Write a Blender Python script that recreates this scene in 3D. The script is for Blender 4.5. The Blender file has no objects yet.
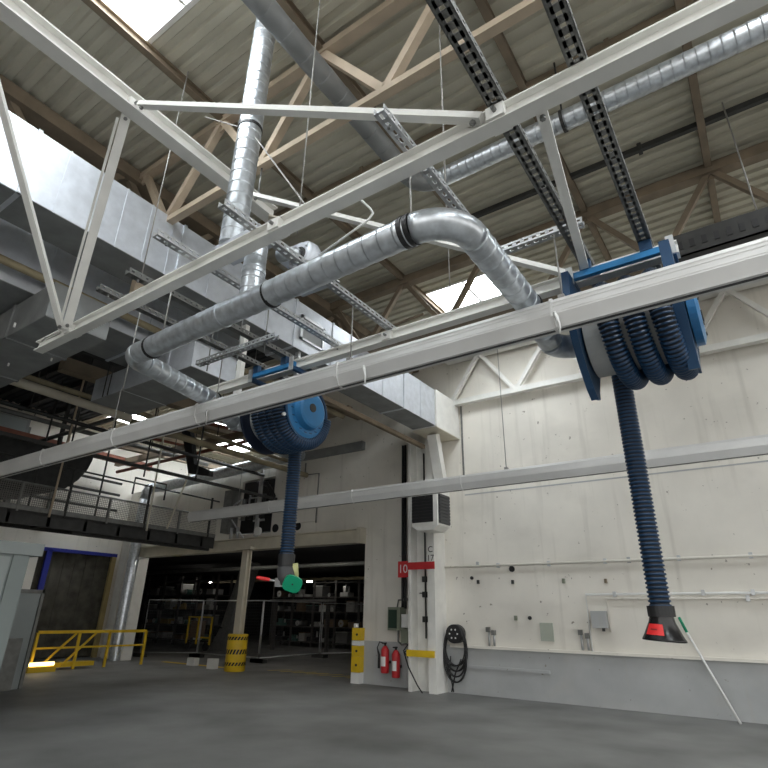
import bpy, math, random
from mathutils import Vector, Matrix
random.seed(7)
V = Vector
sc = bpy.context.scene
col = sc.collection

# ------------------------------------------------------------------ camera
H = 1.6
F, TH, RO, YA = 540.4, 0.4035, -0.01719, 0.60608
def _axis(r, fw, u):
    f2 = fw*math.cos(TH)+u*math.sin(TH); u2 = -fw*math.sin(TH)+u*math.cos(TH)
    return (r*math.cos(RO)-u2*math.sin(RO), r*math.sin(RO)+u2*math.cos(RO), f2)
_X = _axis(math.sin(YA+math.pi/2), math.cos(YA+math.pi/2), 0)
_Y = _axis(math.sin(YA), math.cos(YA), 0)
_Z = _axis(0, 0, 1)
RIGHT = V((_X[0], _Y[0], _Z[0])); UP = V((_X[1], _Y[1], _Z[1])); FWD = V((_X[2], _Y[2], _Z[2]))
cam_d = bpy.data.cameras.new('camera'); cam_d.sensor_width = 36; cam_d.lens = F/768*36
cam_d.clip_start = 0.05; cam_d.clip_end = 300
cam = bpy.data.objects.new('camera', cam_d); col.objects.link(cam)
m = Matrix((RIGHT, UP, -FWD)).transposed().to_4x4(); m.translation = V((0, 0, H))
cam.matrix_world = m
sc.camera = cam
def ray(px, py): return RIGHT*((px-384)/F) + UP*(-(py-384)/F) + FWD
def aX(px, py, x): d = ray(px, py); return d*(x/d.x)+V((0, 0, H))
def aY(px, py, y): d = ray(px, py); return d*(y/d.y)+V((0, 0, H))
def aZ(px, py, z): d = ray(px, py); return d*((z-H)/d.z)+V((0, 0, H))

# ------------------------------------------------------------------ materials
MATS = {}
def mat(name, c, rough=.6, metal=0., var=.12, scale=3., bump=0., c2=None, detail=4, emit=None, estr=0, trans=0, alpha=1):
    if name in MATS: return MATS[name]
    m = bpy.data.materials.new(name); m.use_nodes = True
    nt = m.node_tree; b = nt.nodes['Principled BSDF']
    b.inputs['Roughness'].default_value = rough; b.inputs['Metallic'].default_value = metal
    tc = nt.nodes.new('ShaderNodeTexCoord'); n = nt.nodes.new('ShaderNodeTexNoise')
    n.inputs['Scale'].default_value = scale; n.inputs['Detail'].default_value = detail
    nt.links.new(tc.outputs['Object'], n.inputs['Vector'])
    r = nt.nodes.new('ShaderNodeValToRGB'); r.color_ramp.elements[0].position = .3; r.color_ramp.elements[1].position = .7
    d = c2 or tuple(max(0, x*(1-var)) for x in c)
    r.color_ramp.elements[0].color = (*d, 1); r.color_ramp.elements[1].color = (*(min(1, x*(1+(var*.5 if not c2 else 0))) for x in c), 1)
    nt.links.new(n.outputs['Fac'], r.inputs['Fac']); nt.links.new(r.outputs['Color'], b.inputs['Base Color'])
    if bump:
        bp = nt.nodes.new('ShaderNodeBump'); bp.inputs['Strength'].default_value = bump; bp.inputs['Distance'].default_value = .02
        nt.links.new(n.outputs['Fac'], bp.inputs['Height']); nt.links.new(bp.outputs['Normal'], b.inputs['Normal'])
    if emit:
        b.inputs['Emission Color'].default_value = (*emit, 1); b.inputs['Emission Strength'].default_value = estr
    if trans: b.inputs['Transmission Weight'].default_value = trans
    if alpha < 1: b.inputs['Alpha'].default_value = alpha
    MATS[name] = m; return m
WALL = mat('white_wall_paint', (.79, .755, .685), .85, var=.10, scale=.9, detail=8)
WALLG = mat('grey_wall_paint', (.44, .45, .45), .8, var=.15, scale=1.2, detail=8)
WHITE = mat('white_steel_paint', (.80, .79, .75), .45, var=.08, scale=4)
CREAM = mat('cream_steel_paint', (.66, .61, .50), .6, var=.15, scale=2)
RAILM = mat('matt_aluminium', (.74, .735, .72), .42, .2, var=.08, scale=2)
GALV = mat('galvanised_spiral_steel', (.66, .70, .74), .33, .75, var=.22, scale=14, detail=2)
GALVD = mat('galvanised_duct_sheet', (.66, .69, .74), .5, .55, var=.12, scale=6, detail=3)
GALVB = mat('dull_shaded_duct_sheet', (.30, .31, .31), .6, .4, var=.2, scale=3)  # dull sheet, also carries the shade of undersides in its colour
SLOT = mat('zinc_channel_steel', (.60, .61, .62), .42, .75, var=.15, scale=8)
SLOTD = mat('weathered_channel_steel', (.22, .22, .21), .55, .5, var=.2, scale=8)
ROOF = mat('roof_sheet', (.56, .53, .43), .75, var=.15, scale=1.2, detail=6)
ROOF_SHADE = mat('shaded_roof_sheet', (.055, .06, .065), .8, var=.2, scale=2)  # same roof sheet with the shade of the unlit bay in its colour
BROWN = mat('brown_steel', (.23, .18, .125), .7, var=.25, scale=3)
BEIGE = mat('beige_and_lit_steel', (.52, .42, .31), .65, var=.15, scale=3)  # beige paint, also the lit look of brown truss steel
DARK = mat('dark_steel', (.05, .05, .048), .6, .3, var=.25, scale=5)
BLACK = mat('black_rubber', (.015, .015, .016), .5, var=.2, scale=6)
BLACKP = mat('black_gloss_plastic', (.012, .012, .013), .22, var=.1, scale=4)
BLUE = mat('blue_enamel', (.03, .20, .45), .35, var=.15, scale=5)
BLUED = mat('dark_blue_enamel', (.012, .055, .13), .45, var=.15, scale=5)
HOSE = mat('navy_hose_fabric', (.004, .008, .017), .6, var=.2, scale=8)
DARKN = mat('dark_navy_enamel', (.008, .016, .04), .5)
HOSER = mat('blue_hose_rib', (.008, .042, .105), .36, var=.2, scale=8)
DRUM = mat('light_grey_drum', (.50, .51, .50), .5, .2, var=.1, scale=4)
YEL = mat('yellow_paint', (.75, .50, .02), .5, var=.15, scale=4)
RED = mat('red_paint', (.55, .03, .035), .45, var=.1, scale=4)
REDL = mat('red_sticker', (.80, .03, .03), .4, var=.05, scale=4)
GREEN = mat('green_rubber', (.0, .32, .16), .5, var=.12, scale=5)
FLOOR = mat('worn_concrete', (.20, .20, .195), .6, var=.35, scale=.8, detail=8)
CABG = mat('grey_cabinet_enamel', (.22, .25, .245), .5, var=.05, scale=2)
CABL = mat('pale_cabinet_enamel', (.29, .32, .315), .5, var=.05, scale=2)
BLUEP = mat('blue_frame_paint', (.02, .03, .30), .5, var=.1, scale=4)
CURT = mat('smoky_plastic_curtain', (.085, .08, .065), .25, var=.5, scale=2.5, detail=6)
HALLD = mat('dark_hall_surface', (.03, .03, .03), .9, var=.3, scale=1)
BROWNP = mat('rusty_pipe', (.32, .27, .17), .6, .2, var=.3, scale=3)
RUST = mat('rust_red_steel', (.22, .07, .04), .7, var=.25, scale=4)
SKYL = mat('skylight_glass', (.9, .92, .95), .4, var=.02, scale=2, emit=(.90, .96, 1.), estr=9)
LAMP = mat('lit_tube', (.9, .9, .9), .4, var=.02, emit=(1, .95, .86), estr=34)
LAMPW = mat('warm_lit_tube', (.9, .8, .5), .4, var=.02, emit=(1, .72, .25), estr=3)
WHITEP = mat('white_plastic', (.80, .80, .78), .4, var=.05, scale=3)
OLIVE = mat('grey_green_box', (.23, .25, .19), .6, var=.15, scale=4)
DGREEN = mat('dark_green_glass', (.025, .05, .035), .3, var=.1, scale=3)
BOLT = mat('bolt_steel', (.25, .25, .24), .4, .7, var=.1, scale=5)
WIRE = mat('wire_steel', (.35, .34, .32), .5, .5, var=.1, scale=5)
def wear(m, speck=(.22, .19, .15)):        # scuffs, chips and run marks on old wall paint
    nt = m.node_tree; b = nt.nodes['Principled BSDF']; base = b.inputs['Base Color'].links[0].from_socket
    tc = nt.nodes.new('ShaderNodeTexCoord')
    for sc3, lo, hi, col_, amt in (((9, 9, 9), .70, .735, speck, .8), ((5, 5, .35), .58, .80, (.42, .39, .33), .40), ((.9, .9, 1.3), .55, .8, (.50, .47, .41), .35)):
        mp = nt.nodes.new('ShaderNodeMapping'); mp.inputs['Scale'].default_value = sc3; nt.links.new(tc.outputs['Object'], mp.inputs[0])
        n = nt.nodes.new('ShaderNodeTexNoise'); n.inputs['Scale'].default_value = 1.0; n.inputs['Detail'].default_value = 5; nt.links.new(mp.outputs[0], n.inputs['Vector'])
        r = nt.nodes.new('ShaderNodeMapRange'); r.inputs[1].default_value = lo; r.inputs[2].default_value = hi; r.inputs[4].default_value = amt; nt.links.new(n.outputs['Fac'], r.inputs[0])
        mx = nt.nodes.new('ShaderNodeMixRGB'); mx.inputs[2].default_value = (*col_, 1); nt.links.new(r.outputs[0], mx.inputs[0]); nt.links.new(base, mx.inputs[1]); base = mx.outputs[0]
    nt.links.new(base, b.inputs['Base Color'])
wear(WALL); wear(WALLG)
# wire mesh: a sheet pierced by a real repeating grid (alpha cut-outs)
def mesh_mat(name, c, pitch, fill):
    m = bpy.data.materials.new(name); m.use_nodes = True; nt = m.node_tree; b = nt.nodes['Principled BSDF']
    b.inputs['Base Color'].default_value = (*c, 1); b.inputs['Roughness'].default_value = .6
    tc = nt.nodes.new('ShaderNodeTexCoord'); sp = nt.nodes.new('ShaderNodeSeparateXYZ'); nt.links.new(tc.outputs['Object'], sp.inputs[0])
    outs = []
    for ax in ((0, 1), (2,)):
        if len(ax) == 2:
            s = nt.nodes.new('ShaderNodeMath'); s.operation = 'ADD'
            nt.links.new(sp.outputs[0], s.inputs[0]); nt.links.new(sp.outputs[1], s.inputs[1]); src = s.outputs[0]
        else: src = sp.outputs[2]
        d = nt.nodes.new('ShaderNodeMath'); d.operation = 'DIVIDE'; d.inputs[1].default_value = pitch; nt.links.new(src, d.inputs[0])
        f = nt.nodes.new('ShaderNodeMath'); f.operation = 'FRACT'; nt.links.new(d.outputs[0], f.inputs[0])
        l = nt.nodes.new('ShaderNodeMath'); l.operation = 'LESS_THAN'; l.inputs[1].default_value = fill; nt.links.new(f.outputs[0], l.inputs[0])
        outs.append(l.outputs[0])
    mx = nt.nodes.new('ShaderNodeMath'); mx.operation = 'MAXIMUM'; nt.links.new(outs[0], mx.inputs[0]); nt.links.new(outs[1], mx.inputs[1])
    nt.links.new(mx.outputs[0], b.inputs['Alpha']); return m
MESH = mesh_mat('wire_mesh', (.16, .155, .14), .05, .22)
MESHF = mesh_mat('fence_mesh', (.16, .17, .18), .10, .03)

# ------------------------------------------------------------------ mesh builder
def basis(d, up=V((0, 0, 1))):
    d = V(d).normalized()
    if abs(d.dot(up)) > .98: up = V((0, 1, 0))
    s = d.cross(up).normalized(); return d, s, s.cross(d).normalized()
class MB:
    def __init__(s): s.v = []; s.f = []; s.mi = []; s.sm = []
    def add(s, vs, fs, mi=0, sm=False):
        o = len(s.v); s.v += [V(p) for p in vs]
        for f in fs: s.f.append([i+o for i in f]); s.mi.append(mi); s.sm.append(sm)
        return s
    def box(s, a, b, mi=0):
        x0, x1 = sorted((a[0], b[0])); y0, y1 = sorted((a[1], b[1])); z0, z1 = sorted((a[2], b[2]))
        vs = [(x, y, z) for x in (x0, x1) for y in (y0, y1) for z in (z0, z1)]
        return s.add(vs, [(0, 1, 3, 2), (4, 6, 7, 5), (0, 4, 5, 1), (2, 3, 7, 6), (0, 2, 6, 4), (1, 5, 7, 3)], mi)
    def bar(s, p0, p1, w, h, up=V((0, 0, 1)), mi=0):
        p0, p1 = V(p0), V(p1); d, sd, u = basis(p1-p0, V(up)); vs = []
        for p in (p0, p1):
            for a in (-1, 1):
                for c in (-1, 1): vs.append(p+sd*(a*w/2)+u*(c*h/2))
        return s.add(vs, [(0, 1, 3, 2), (4, 6, 7, 5), (0, 4, 5, 1), (2, 3, 7, 6), (0, 2, 6, 4), (1, 5, 7, 3)], mi)
    def sweep(s, prof, p0, p1, up=V((0, 0, 1)), mi=0):      # closed 2-D profile (side, up) swept along a line
        p0, p1 = V(p0), V(p1); d, sd, u = basis(p1-p0, V(up)); n = len(prof)
        vs = [p+sd*a+u*b for p in (p0, p1) for a, b in prof]
        fs = [(i, (i+1) % n, n+(i+1) % n, n+i) for i in range(n)] + [tuple(range(n))[::-1], tuple(range(n, 2*n))]
        return s.add(vs, fs, mi)
    def tube(s, pts, r, n=12, caps=True, mi=0, smooth=True, mis=None):
        pts = [V(p) for p in pts]; rs = r if isinstance(r, (list, tuple)) else [r]*len(pts)
        d = next((q-pts[0]).normalized() for q in pts if (q-pts[0]).length > 1e-6); _, sd, u = basis(d); vs = []; fs = []; k = len(pts)
        for i, p in enumerate(pts):
            t = (pts[min(i+1, k-1)]-pts[max(i-1, 0)])
            if t.length > 1e-9: t.normalize()
            else: t = d
            q = d.rotation_difference(t); sd = q @ sd; u = q @ u; d = t
            for j in range(n):
                a = 2*math.pi*j/n; vs.append(p+sd*(rs[i]*math.cos(a))+u*(rs[i]*math.sin(a)))
        o = len(s.v); s.v += vs
        for i in range(k-1):
            for j in range(n):
                s.f.append([o+i*n+j, o+i*n+(j+1) % n, o+(i+1)*n+(j+1) % n, o+(i+1)*n+j]); s.mi.append(mis[i] if mis else mi); s.sm.append(smooth)
        if caps:
            s.f.append([o+j for j in range(n)][::-1]); s.mi.append(mi); s.sm.append(False)
            s.f.append([o+(k-1)*n+j for j in range(n)]); s.mi.append(mi); s.sm.append(False)
        return s
    def prism(s, poly, ax, a, b, mi=0):       # polygon in the two other axes, extruded along ax from a to b
        n = len(poly); vs = []
        for t in (a, b):
            for p, q in poly:
                c = [p, q]; c.insert(ax, t); vs.append(tuple(c))
        fs = [(i, (i+1) % n, n+(i+1) % n, n+i) for i in range(n)]+[tuple(range(n))[::-1], tuple(range(n, 2*n))]
        return s.add(vs, fs, mi)
    def ring(s, c, ax, r0, r1, a, b, n=32, mi=0):       # flat annulus / hollow disc along axis ax
        def P(t, r, k):
            an = 2*math.pi*k/n; v = [r*math.cos(an)+0, r*math.sin(an)+0]; v.insert(ax, t)
            base = list(c); base[ax] = 0; return tuple(base[i]+v[i] for i in range(3))
        vs = []; fs = []
        for k in range(n): vs += [P(a, r0, k), P(a, r1, k), P(b, r1, k), P(b, r0, k)]
        for k in range(n):
            i = 4*k; j = 4*((k+1) % n)
            for e in range(4): fs.append((i+e, i+(e+1) % 4, j+(e+1) % 4, j+e))
        return s.add(vs, fs, mi)
LOC = {}
def mkobj(name, mb, mats, loc):
    me = bpy.data.meshes.new(name)
    me.from_pydata([tuple(p-loc) for p in mb.v], [], mb.f)
    for mm in (mats if isinstance(mats, (list, tuple)) else [mats]): me.materials.append(mm)
    me.polygons.foreach_set('material_index', mb.mi); me.polygons.foreach_set('use_smooth', mb.sm)
    me.update()
    import bmesh
    b = bmesh.new(); b.from_mesh(me); bmesh.ops.recalc_face_normals(b, faces=b.faces); b.to_mesh(me); b.free()
    o = bpy.data.objects.new(name, me); col.objects.link(o); return o
def thing(name, label, cat, loc, group=None):
    o = bpy.data.objects.new(name, None); o.empty_display_size = .1; col.objects.link(o)
    o.location = loc; LOC[o.name] = V(loc); o['label'] = label; o['category'] = cat
    if group: o['group'] = group
    return o
def part(name, mb, mats, parent, label=None):
    L = LOC[parent.name]; o = mkobj(name, mb, mats, L); o.parent = parent; LOC[o.name] = L
    if label: o['label'] = label
    return o
def single(name, mb, mats, label, cat, group=None):
    xs = [p.x for p in mb.v]; ys = [p.y for p in mb.v]; zs = [p.z for p in mb.v]
    L = V(((min(xs)+max(xs))/2, (min(ys)+max(ys))/2, min(zs)))
    o = mkobj(name, mb, mats, L); o.location = L; LOC[o.name] = L; o['label'] = label; o['category'] = cat
    if group: o['group'] = group
    return o
def subpart(name, mb, mats, parent, label=None): return part(name, mb, mats, parent, label)
def struct(name, mb, mats):
    o = mkobj(name, mb, mats, V((0, 0, 0))); o['kind'] = 'structure'; LOC[o.name] = V((0, 0, 0)); return o
def text_part(name, s, size, loc, rot, m, parent):
    c = bpy.data.curves.new(name, 'FONT'); c.body = s; c.size = size; c.extrude = .002; c.align_x = 'CENTER'; c.align_y = 'CENTER'
    t = bpy.data.objects.new(name+'_tmp', c); me = bpy.data.meshes.new_from_object(t); bpy.data.objects.remove(t)
    me.materials.clear(); me.materials.append(m)
    o = bpy.data.objects.new(name, me); col.objects.link(o); o.parent = parent
    o.location = V(loc)-LOC[parent.name]; o.rotation_euler = rot; LOC[o.name] = V(loc); return o
def arc(c, r, a0, a1, n, plane):
    out = []
    for i in range(n+1):
        a = a0+(a1-a0)*i/n; v = [r*math.cos(a), r*math.sin(a)]; v.insert(plane, 0); out.append(V(c)+V(v))
    return out
def spiral_pts(p0, p1, r, pitch=.13, ridge=.004):       # straight spiral pipe as rings with a seam ridge
    p0, p1 = V(p0), V(p1); L = (p1-p0).length; n = max(1, int(L/pitch)); pts = []; rs = []; mi = []
    for i in range(n):
        t = p0.lerp(p1, i/n); e = (p1-p0).normalized()
        pts += [t, t+e*.008, t+e*.0085, t+e*.018]; rs += [r, r, r+ridge, r+ridge]
    pts.append(p1); rs.append(r)
    return pts, rs

# ------------------------------------------------------------------ setting
b = MB(); b.box((-60, -40, -.2), (40, 12.35, 0)); b.box((-60, 12.35, -.2), (40, 60, 0)); struct('floor', b, FLOOR)
WX0, WX1 = -19.75, -9.2
b = MB()
b.box((WX1, 12.5, 0), (14, 12.8, 8.4)); b.box((-21.4, 12.5, 0), (WX0, 12.8, 6.05)); b.box((WX0, 12.5, 3.45), (-14.5, 12.8, 6.05))
b.box((-12.95, 12.5, 3.45), (WX1, 12.8, 6.05)); b.box((-14.5, 12.5, 3.45), (-12.95, 12.8, 3.95)); b.box((-14.5, 12.5, 5.75), (-12.95, 12.8, 6.05))
b.box((-11.9, 12.5, 6.05), (WX1, 12.8, 8.4))
struct('wall_back', b, WALL)
b = MB(); b.box((WX1+.02, 12.47, 0), (14, 12.503, .98)); struct('baseboard_back', b, WALLG)
b = MB(); b.box((-6.6, 12.40, .93), (14, 12.5, .985)); struct('trim_1', b, WALL)
b = MB(); b.box((-21.5, -8, 0), (-21.2, 9.5, 8.4)); b.box((-21.5, 9.5, 3.55), (-21.2, 12.8, 8.4)); b.box((-21.5, 12.8, 3.95), (-21.2, 24, 8.4)); b.box((-21.5, 12.3, 0), (-21.2, 12.8, 3.55))
struct('wall_left', b, WALL)
b = MB(); b.box((-21.5, -8.3, 0), (-6, -8, 8.4)); struct('wall_front_light_block', b, WALL)  # unseen wall added to block light from the left part
# roof: ribbed sheet along X with skylight openings
SKY = [(-5.35, -3.35, 9.2, 11.1), (2.6, 5.2, 9.2, 11.1), (-5.35, -2.75, .2, 2.1), (1.2, 3.8, 2.6, 4.5), (1.6, 4.2, -1.5, 1.75), (-5.35, -2.75, -6, -4), (2.6, 5.2, -6, -4),
       (-19.9, -18.6, 10.0, 11.0), (-19.0, -16.2, 12.15, 13.4), (-19.5, -17.2, 14.2, 16.2), (-14.5, -11.5, 14, 16)]
PX0, PX1, PY0, PY1, P = -21.4, 14, -8.2, 24, .22
def roof_sheet(b, y0, y1, xa, xb, z):
    n = int(round((y1-y0)/P))
    for i in range(n):
        y = y0+i*P; pr = [(0, 0), (.09, 0), (.115, .045), (.195, .045), (.22, 0)]
        for (ya, za), (yb, zb_) in zip(pr, pr[1:]):
            segs = [(xa, xb)]
            for sx0, sx1, sy0, sy1 in SKY:
                if y+yb > sy0 and y+ya < sy1:
                    ns = []
                    for u, w in segs:
                        if sx1 <= u or sx0 >= w: ns.append((u, w)); continue
                        if u < sx0: ns.append((u, sx0))
                        if sx1 < w: ns.append((sx1, w))
                    segs = ns
            for u, w in segs: b.add([(u, y+ya, z+za), (w, y+ya, z+za), (w, y+yb, z+zb_), (u, y+yb, z+zb_)], [(0, 1, 2, 3)])
b = MB(); roof_sheet(b, PY0, PY1, -7.5, PX1, 8.36); roof_sheet(b, 9.8, PY1, PX0, -7.5, 8.36)
b.box((PX0, PY0, 8.75), (PX0+.3, PY1, 8.8))
struct('ceiling', b, ROOF)
b = MB(); roof_sheet(b, PY0, 9.8, PX0, -7.5, 8.36); struct('ceiling_left', b, ROOF_SHADE)
for i, (x0, x1, y0, y1) in enumerate(SKY):
    w = MB(); w.box((x0, y0, 8.44), (x1, y1, 8.46)); o = struct('window_%d' % (i+1), w, SKYL)
    fr = MB()
    n = max(2, int((x1-x0)/.85))
    for k in range(n+1): x = x0+(x1-x0)*k/n; fr.box((x-.025, y0, 8.38), (x+.025, y1, 8.44))
    for y in (y0, y1): fr.box((x0, y-.03, 8.36), (x1, y+.03, 8.44))
    part('window_frame', fr, WHITE, o)
# next hall behind the opening
b = MB(); b.box((-34, 12.8, 3.8), (-8.9, 34, 3.95)); struct('ceiling_light_block', b, HALLD)  # low ceiling added to keep roof light out of this hall
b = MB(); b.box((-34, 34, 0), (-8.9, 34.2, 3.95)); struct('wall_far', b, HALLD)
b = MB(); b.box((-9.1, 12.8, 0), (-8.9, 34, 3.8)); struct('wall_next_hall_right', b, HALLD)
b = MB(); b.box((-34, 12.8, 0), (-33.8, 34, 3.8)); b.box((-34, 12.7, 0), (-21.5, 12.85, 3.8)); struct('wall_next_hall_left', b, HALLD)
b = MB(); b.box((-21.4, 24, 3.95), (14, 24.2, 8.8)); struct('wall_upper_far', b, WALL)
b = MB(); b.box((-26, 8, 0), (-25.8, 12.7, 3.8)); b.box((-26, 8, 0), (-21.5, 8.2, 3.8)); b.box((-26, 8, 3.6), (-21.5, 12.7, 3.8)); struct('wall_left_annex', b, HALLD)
# opening: lintel beam and jambs
b = MB(); b.sweep([(-.12, 0), (.12, 0), (.12, .03), (.02, .03), (.02, .35), (.12, .35), (.12, .38), (-.12, .38), (-.12, .35), (-.02, .35), (-.02, .03), (-.12, .03)], (-19.95, 12.36, 3.42), (-9.2, 12.36, 3.42))
b.box((-19.9, 12.48, 3.44), (-9.2, 12.52, 3.78)); b.box((-9.3, 12.22, 3.40), (-9.18, 12.5, 3.82)); struct('trim_2', b, CREAM)
b = MB(); xa = aY(112, 600, 12.2).x; xb = aY(118.5, 600, 12.2).x; b.box((xa, 12.2, 0), (xb, 12.5, 4.1)); xa = aY(131.5, 600, 12.1).x; b.box((xa, 12.1, 0), (-19.72, 12.5, 3.42)); struct('trim_3', b, WHITE)
PXC = aY(125.5, 600, 12.0).x
b = MB(); b.box((-21.22, 9.4, 3.5), (-21.12, 12.35, 3.62)); b.box((-21.22, 9.72, 0), (-21.12, 9.9, 3.55)); struct('door_frame_blue_trim_4', b, BLUEP).name = 'trim_4'
b = MB(); b.box((-21.22, 12.15, 0), (-21.1, 12.32, 3.5)); struct('trim_5', b, mat('ochre_paint', (.42, .33, .15), .6)) 
b = MB()
for k in range(14):
    y = 9.45+k*.2; b.box((-21.30+.012*(k % 2), y, .05), (-21.292+.012*(k % 2), y+.22, 3.5))
single('strip_curtain', b, CURT, 'dark smoky plastic strip curtain hanging in the blue framed opening on the left', 'curtain')

# ------------------------------------------------------------------ roof steelwork
def truss(y, x0, x1, zt, zb, tops, bots, mt, mbm, name, label, cw=.16, dw=.07):
    t = thing(name, label, 'truss', ((x0+x1)/2, y, zb), None)
    p = MB(); p.bar((x0, y, zt), (x1, y, zt), cw, cw*.9); part('top_chord', p, mt, t)
    p = MB(); p.bar((x0, y, zb), (x1, y, zb), cw*.8, cw*.7); part('bottom_chord', p, mt, t)
    nodes = sorted([(x, zt) for x in tops]+[(x, zb) for x in bots])
    for a, c in zip(nodes, nodes[1:]):
        if a[1] == c[1]: continue
        p = MB(); p.bar((a[0], y, a[1]), (c[0], y, c[1]), dw, dw); part('diagonal', p, mbm, t)
    for x, z in nodes:
        p = MB(); s = 1 if z == zb else -1
        p.prism([(x-.16, z), (x+.16, z), (x+.07, z+.17*s), (x-.07, z+.17*s)], 1, y-.012, y+.012); part('gusset_plate', p, mt, t)
    return t
TX = [-7.2, -5.3, -3.4, -1.45, .48, 2.4, 4.3]; BX = [-6.3, -4.33, -2.4, -.45, 1.45, 3.35]
truss(3.4, -7.3, 6, 8.22, 6.83, TX, BX, BEIGE, BEIGE, 'roof_truss', 'lattice roof truss, lit look in its tan colour, passing behind the upright spiral pipe', .13, .1)  # brown steel painted paler to look brightly lit
truss(8.35, -7.3, 12, 8.22, 6.83, TX, BX, BROWN, BROWN, 'roof_truss', 'brown lattice roof truss above the right hose reel, in front of the skylight', .2, .09)
truss(12.3, -6.4, 12, 8.2, 6.88, [-5.4, -3.5, -1.55, .4, 2.3, 4.2, 6.1], [-6.3, -4.45, -2.5, -.55, 1.35, 3.25, 5.15], WHITE, WHITE, 'wall_truss', 'white lattice truss along the top of the white back wall', .2, .1)
for x, nm in ((-5.3, 'brown roof rafter running above the blower and upright pipe'), (-3.4, 'brown roof rafter meeting the skylight at its middle'), (-1.45, 'brown roof rafter above the left end of the right hose reel'), (.48, 'brown roof rafter furthest right in the photo'), (2.4, 'brown roof rafter out to the right of the right reel')):
    b = MB(); b.sweep([(-.05, 0), (.05, 0), (.05, .02), (.01, .02), (.01, .12), (.05, .12), (.05, .14), (-.05, .14), (-.05, .12), (-.01, .12), (-.01, .02), (-.05, .02)], (x, -8, 8.22), (x, 12.2, 8.22))
    single('roof_rafter', b, BROWN, nm, 'rafter', None)
t = thing('lattice_girder', 'dull brown lattice girder running under the dark roof beside the big silver duct', 'girder', (-7.45, 6, 7.0))
p = MB(); p.bar((-7.45, -4, 8.2), (-7.45, 12.3, 8.2), .3, .22); part('top_chord', p, BROWN, t)
p = MB(); p.bar((-7.45, -4, 7.15), (-7.45, 12.3, 7.15), .14, .12); part('bottom_chord', p, BROWN, t)
for k in range(9):
    y = -4+k*1.8
    for e in (0, 1):
        p = MB(); p.bar((-7.45, y+.9*e, 8.2 if not e else 7.15), (-7.45, y+.9*(e+1), 7.15 if not e else 8.2), .1, .1); part('diagonal', p, BROWN, t)
for y, r, mm, lab in ((7.32, .045, DARK, 'thin dark conduit under the roof sheets between tan truss and brown truss'), (5.35, .05, BROWN, 'slim dark bar under the roof behind the upright spiral pipe'), (10.9, .05, BROWN, 'slim dark bar under the roof just past the skylight')):
    b = MB(); b.bar((-7.2, y, 8.27), (12, y, 8.27), r*1.6, r*2)
    for x in (-.35, 1.9, -4.2): b.box((x-.03, y-.06, 8.2), (x+.03, y+.06, 8.34))
    single('roof_bar', b, mm, lab, 'bar')
b = MB(); b.bar((-4.8, 8.3, 7.25), (-7.2, 8.6, 7.3), .04, .04); single('thin_brace', b, BROWN, 'thin brown brace rod near the node of the roof truss', 'brace')
# cable tray at the right
t = thing('cable_tray', 'dark perforated cable tray under the roof at the far right', 'cable tray', (2, 7.1, 6.05))
b = MB(); b.box((-.36, 7.0, 5.98), (8, 7.02, 6.32)); b.box((-.36, 7.32, 5.98), (8, 7.34, 6.32)); b.box((-.36, 7.0, 5.98), (8, 7.34, 6.0))
for k in range(60): x = -.3+k*.14; b.box((x, 6.99, 6.08), (x+.06, 7.0, 6.2), 1)
part('tray', b, [DARK, BLACK], t)
for x in (.78, 3.2):
    b = MB(); b.tube([(x, 7.17, 6.3), (x, 7.17, 8.36)], .01, 6); part('hanger_rod', b, WIRE, t)
# round galvanised air pipe under the roof
t = thing('roof_air_pipe', 'partly shade-toned round galvanised air pipe bending under the roof sheets', 'pipe', (-2.5, 5.2, 7.15))
pts, rs = spiral_pts((-3.1, -3, 7.3), (-3.1, 4.95, 7.3), .125, .3); b = MB().tube(pts, rs, 16); part('pipe_run', b, GALVB, t)  # run seen from below, its shade is put into the darker colour
b = MB().tube(arc((-2.78, 4.95, 7.3), .32, math.pi, math.pi/2, 8, 2), .13, 16); part('elbow', b, GALVB, t)
pts, rs = spiral_pts((-2.78, 5.27, 7.3), (6, 5.27, 7.3), .125, .12); b = MB().tube(pts, rs, 16); part('pipe_run', b, GALV, t)
for x in (-1.0, 1.4):
    b = MB().ring((x, 5.27, 7.3), 0, .125, .14, x-.02, x+.02, 20); b.bar((x, 5.27, 7.46), (x, 5.27, 8.36), .02, .02); part('pipe_clamp', b, DARK, t)

# ------------------------------------------------------------------ white steel grid carrying the reels
IB = [(-.055, 0), (.055, 0), (.055, .014), (.012, .02), (.012, .108), (.055, .112), (.055, .125), (-.055, .125), (-.055, .112), (-.012, .108), (-.012, .02), (-.055, .014)]
ZB = 4.475
def ibeam(p0, p1, label, plates=(), m=WHITE, sc_=1):
    p0 = V(p0); p1 = V(p1); t = thing('white_steel_beam', label, 'beam', (p0+p1)/2)
    part('beam_profile', MB().sweep([(a*sc_, c*sc_) for a, c in IB], p0, p1), m, t)
    d, s, u = basis(p1-p0)
    for f in plates:
        c = p0+d*f; pb = MB(); pb.bar(c-d*.06+u*.06, c+d*.06+u*.06, .15, .10); part('clamp_plate', pb, m, t)
        for e in (-1, 1):
            q = c+s*(.08*e)+u*.06; pb = MB().tube([q-s*.012*e, q+s*.03*e], .016, 6, smooth=False); part('bolt', pb, BOLT, t)
    return t
YN, YR = 2.47, 4.56
ibeam((-6.85, YN, ZB), (3.2, YN, ZB), 'long white steel beam crossing above the galvanised pipe, its cut end on the left', (.8, 4.05, 6.0))
ibeam((-6.4, YR, ZB), (-.10, YR, ZB), 'white steel beam further back, passing behind both hose reels', (3.3, 5.6))
XU, ZU = -4.37, 6.2
t = ibeam((XU, -3.0, ZU), (XU, 3.72, ZU), 'white steel beam coming from overhead and ending behind the upright spiral pipe', (4.75,), sc_=1.5)
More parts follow.
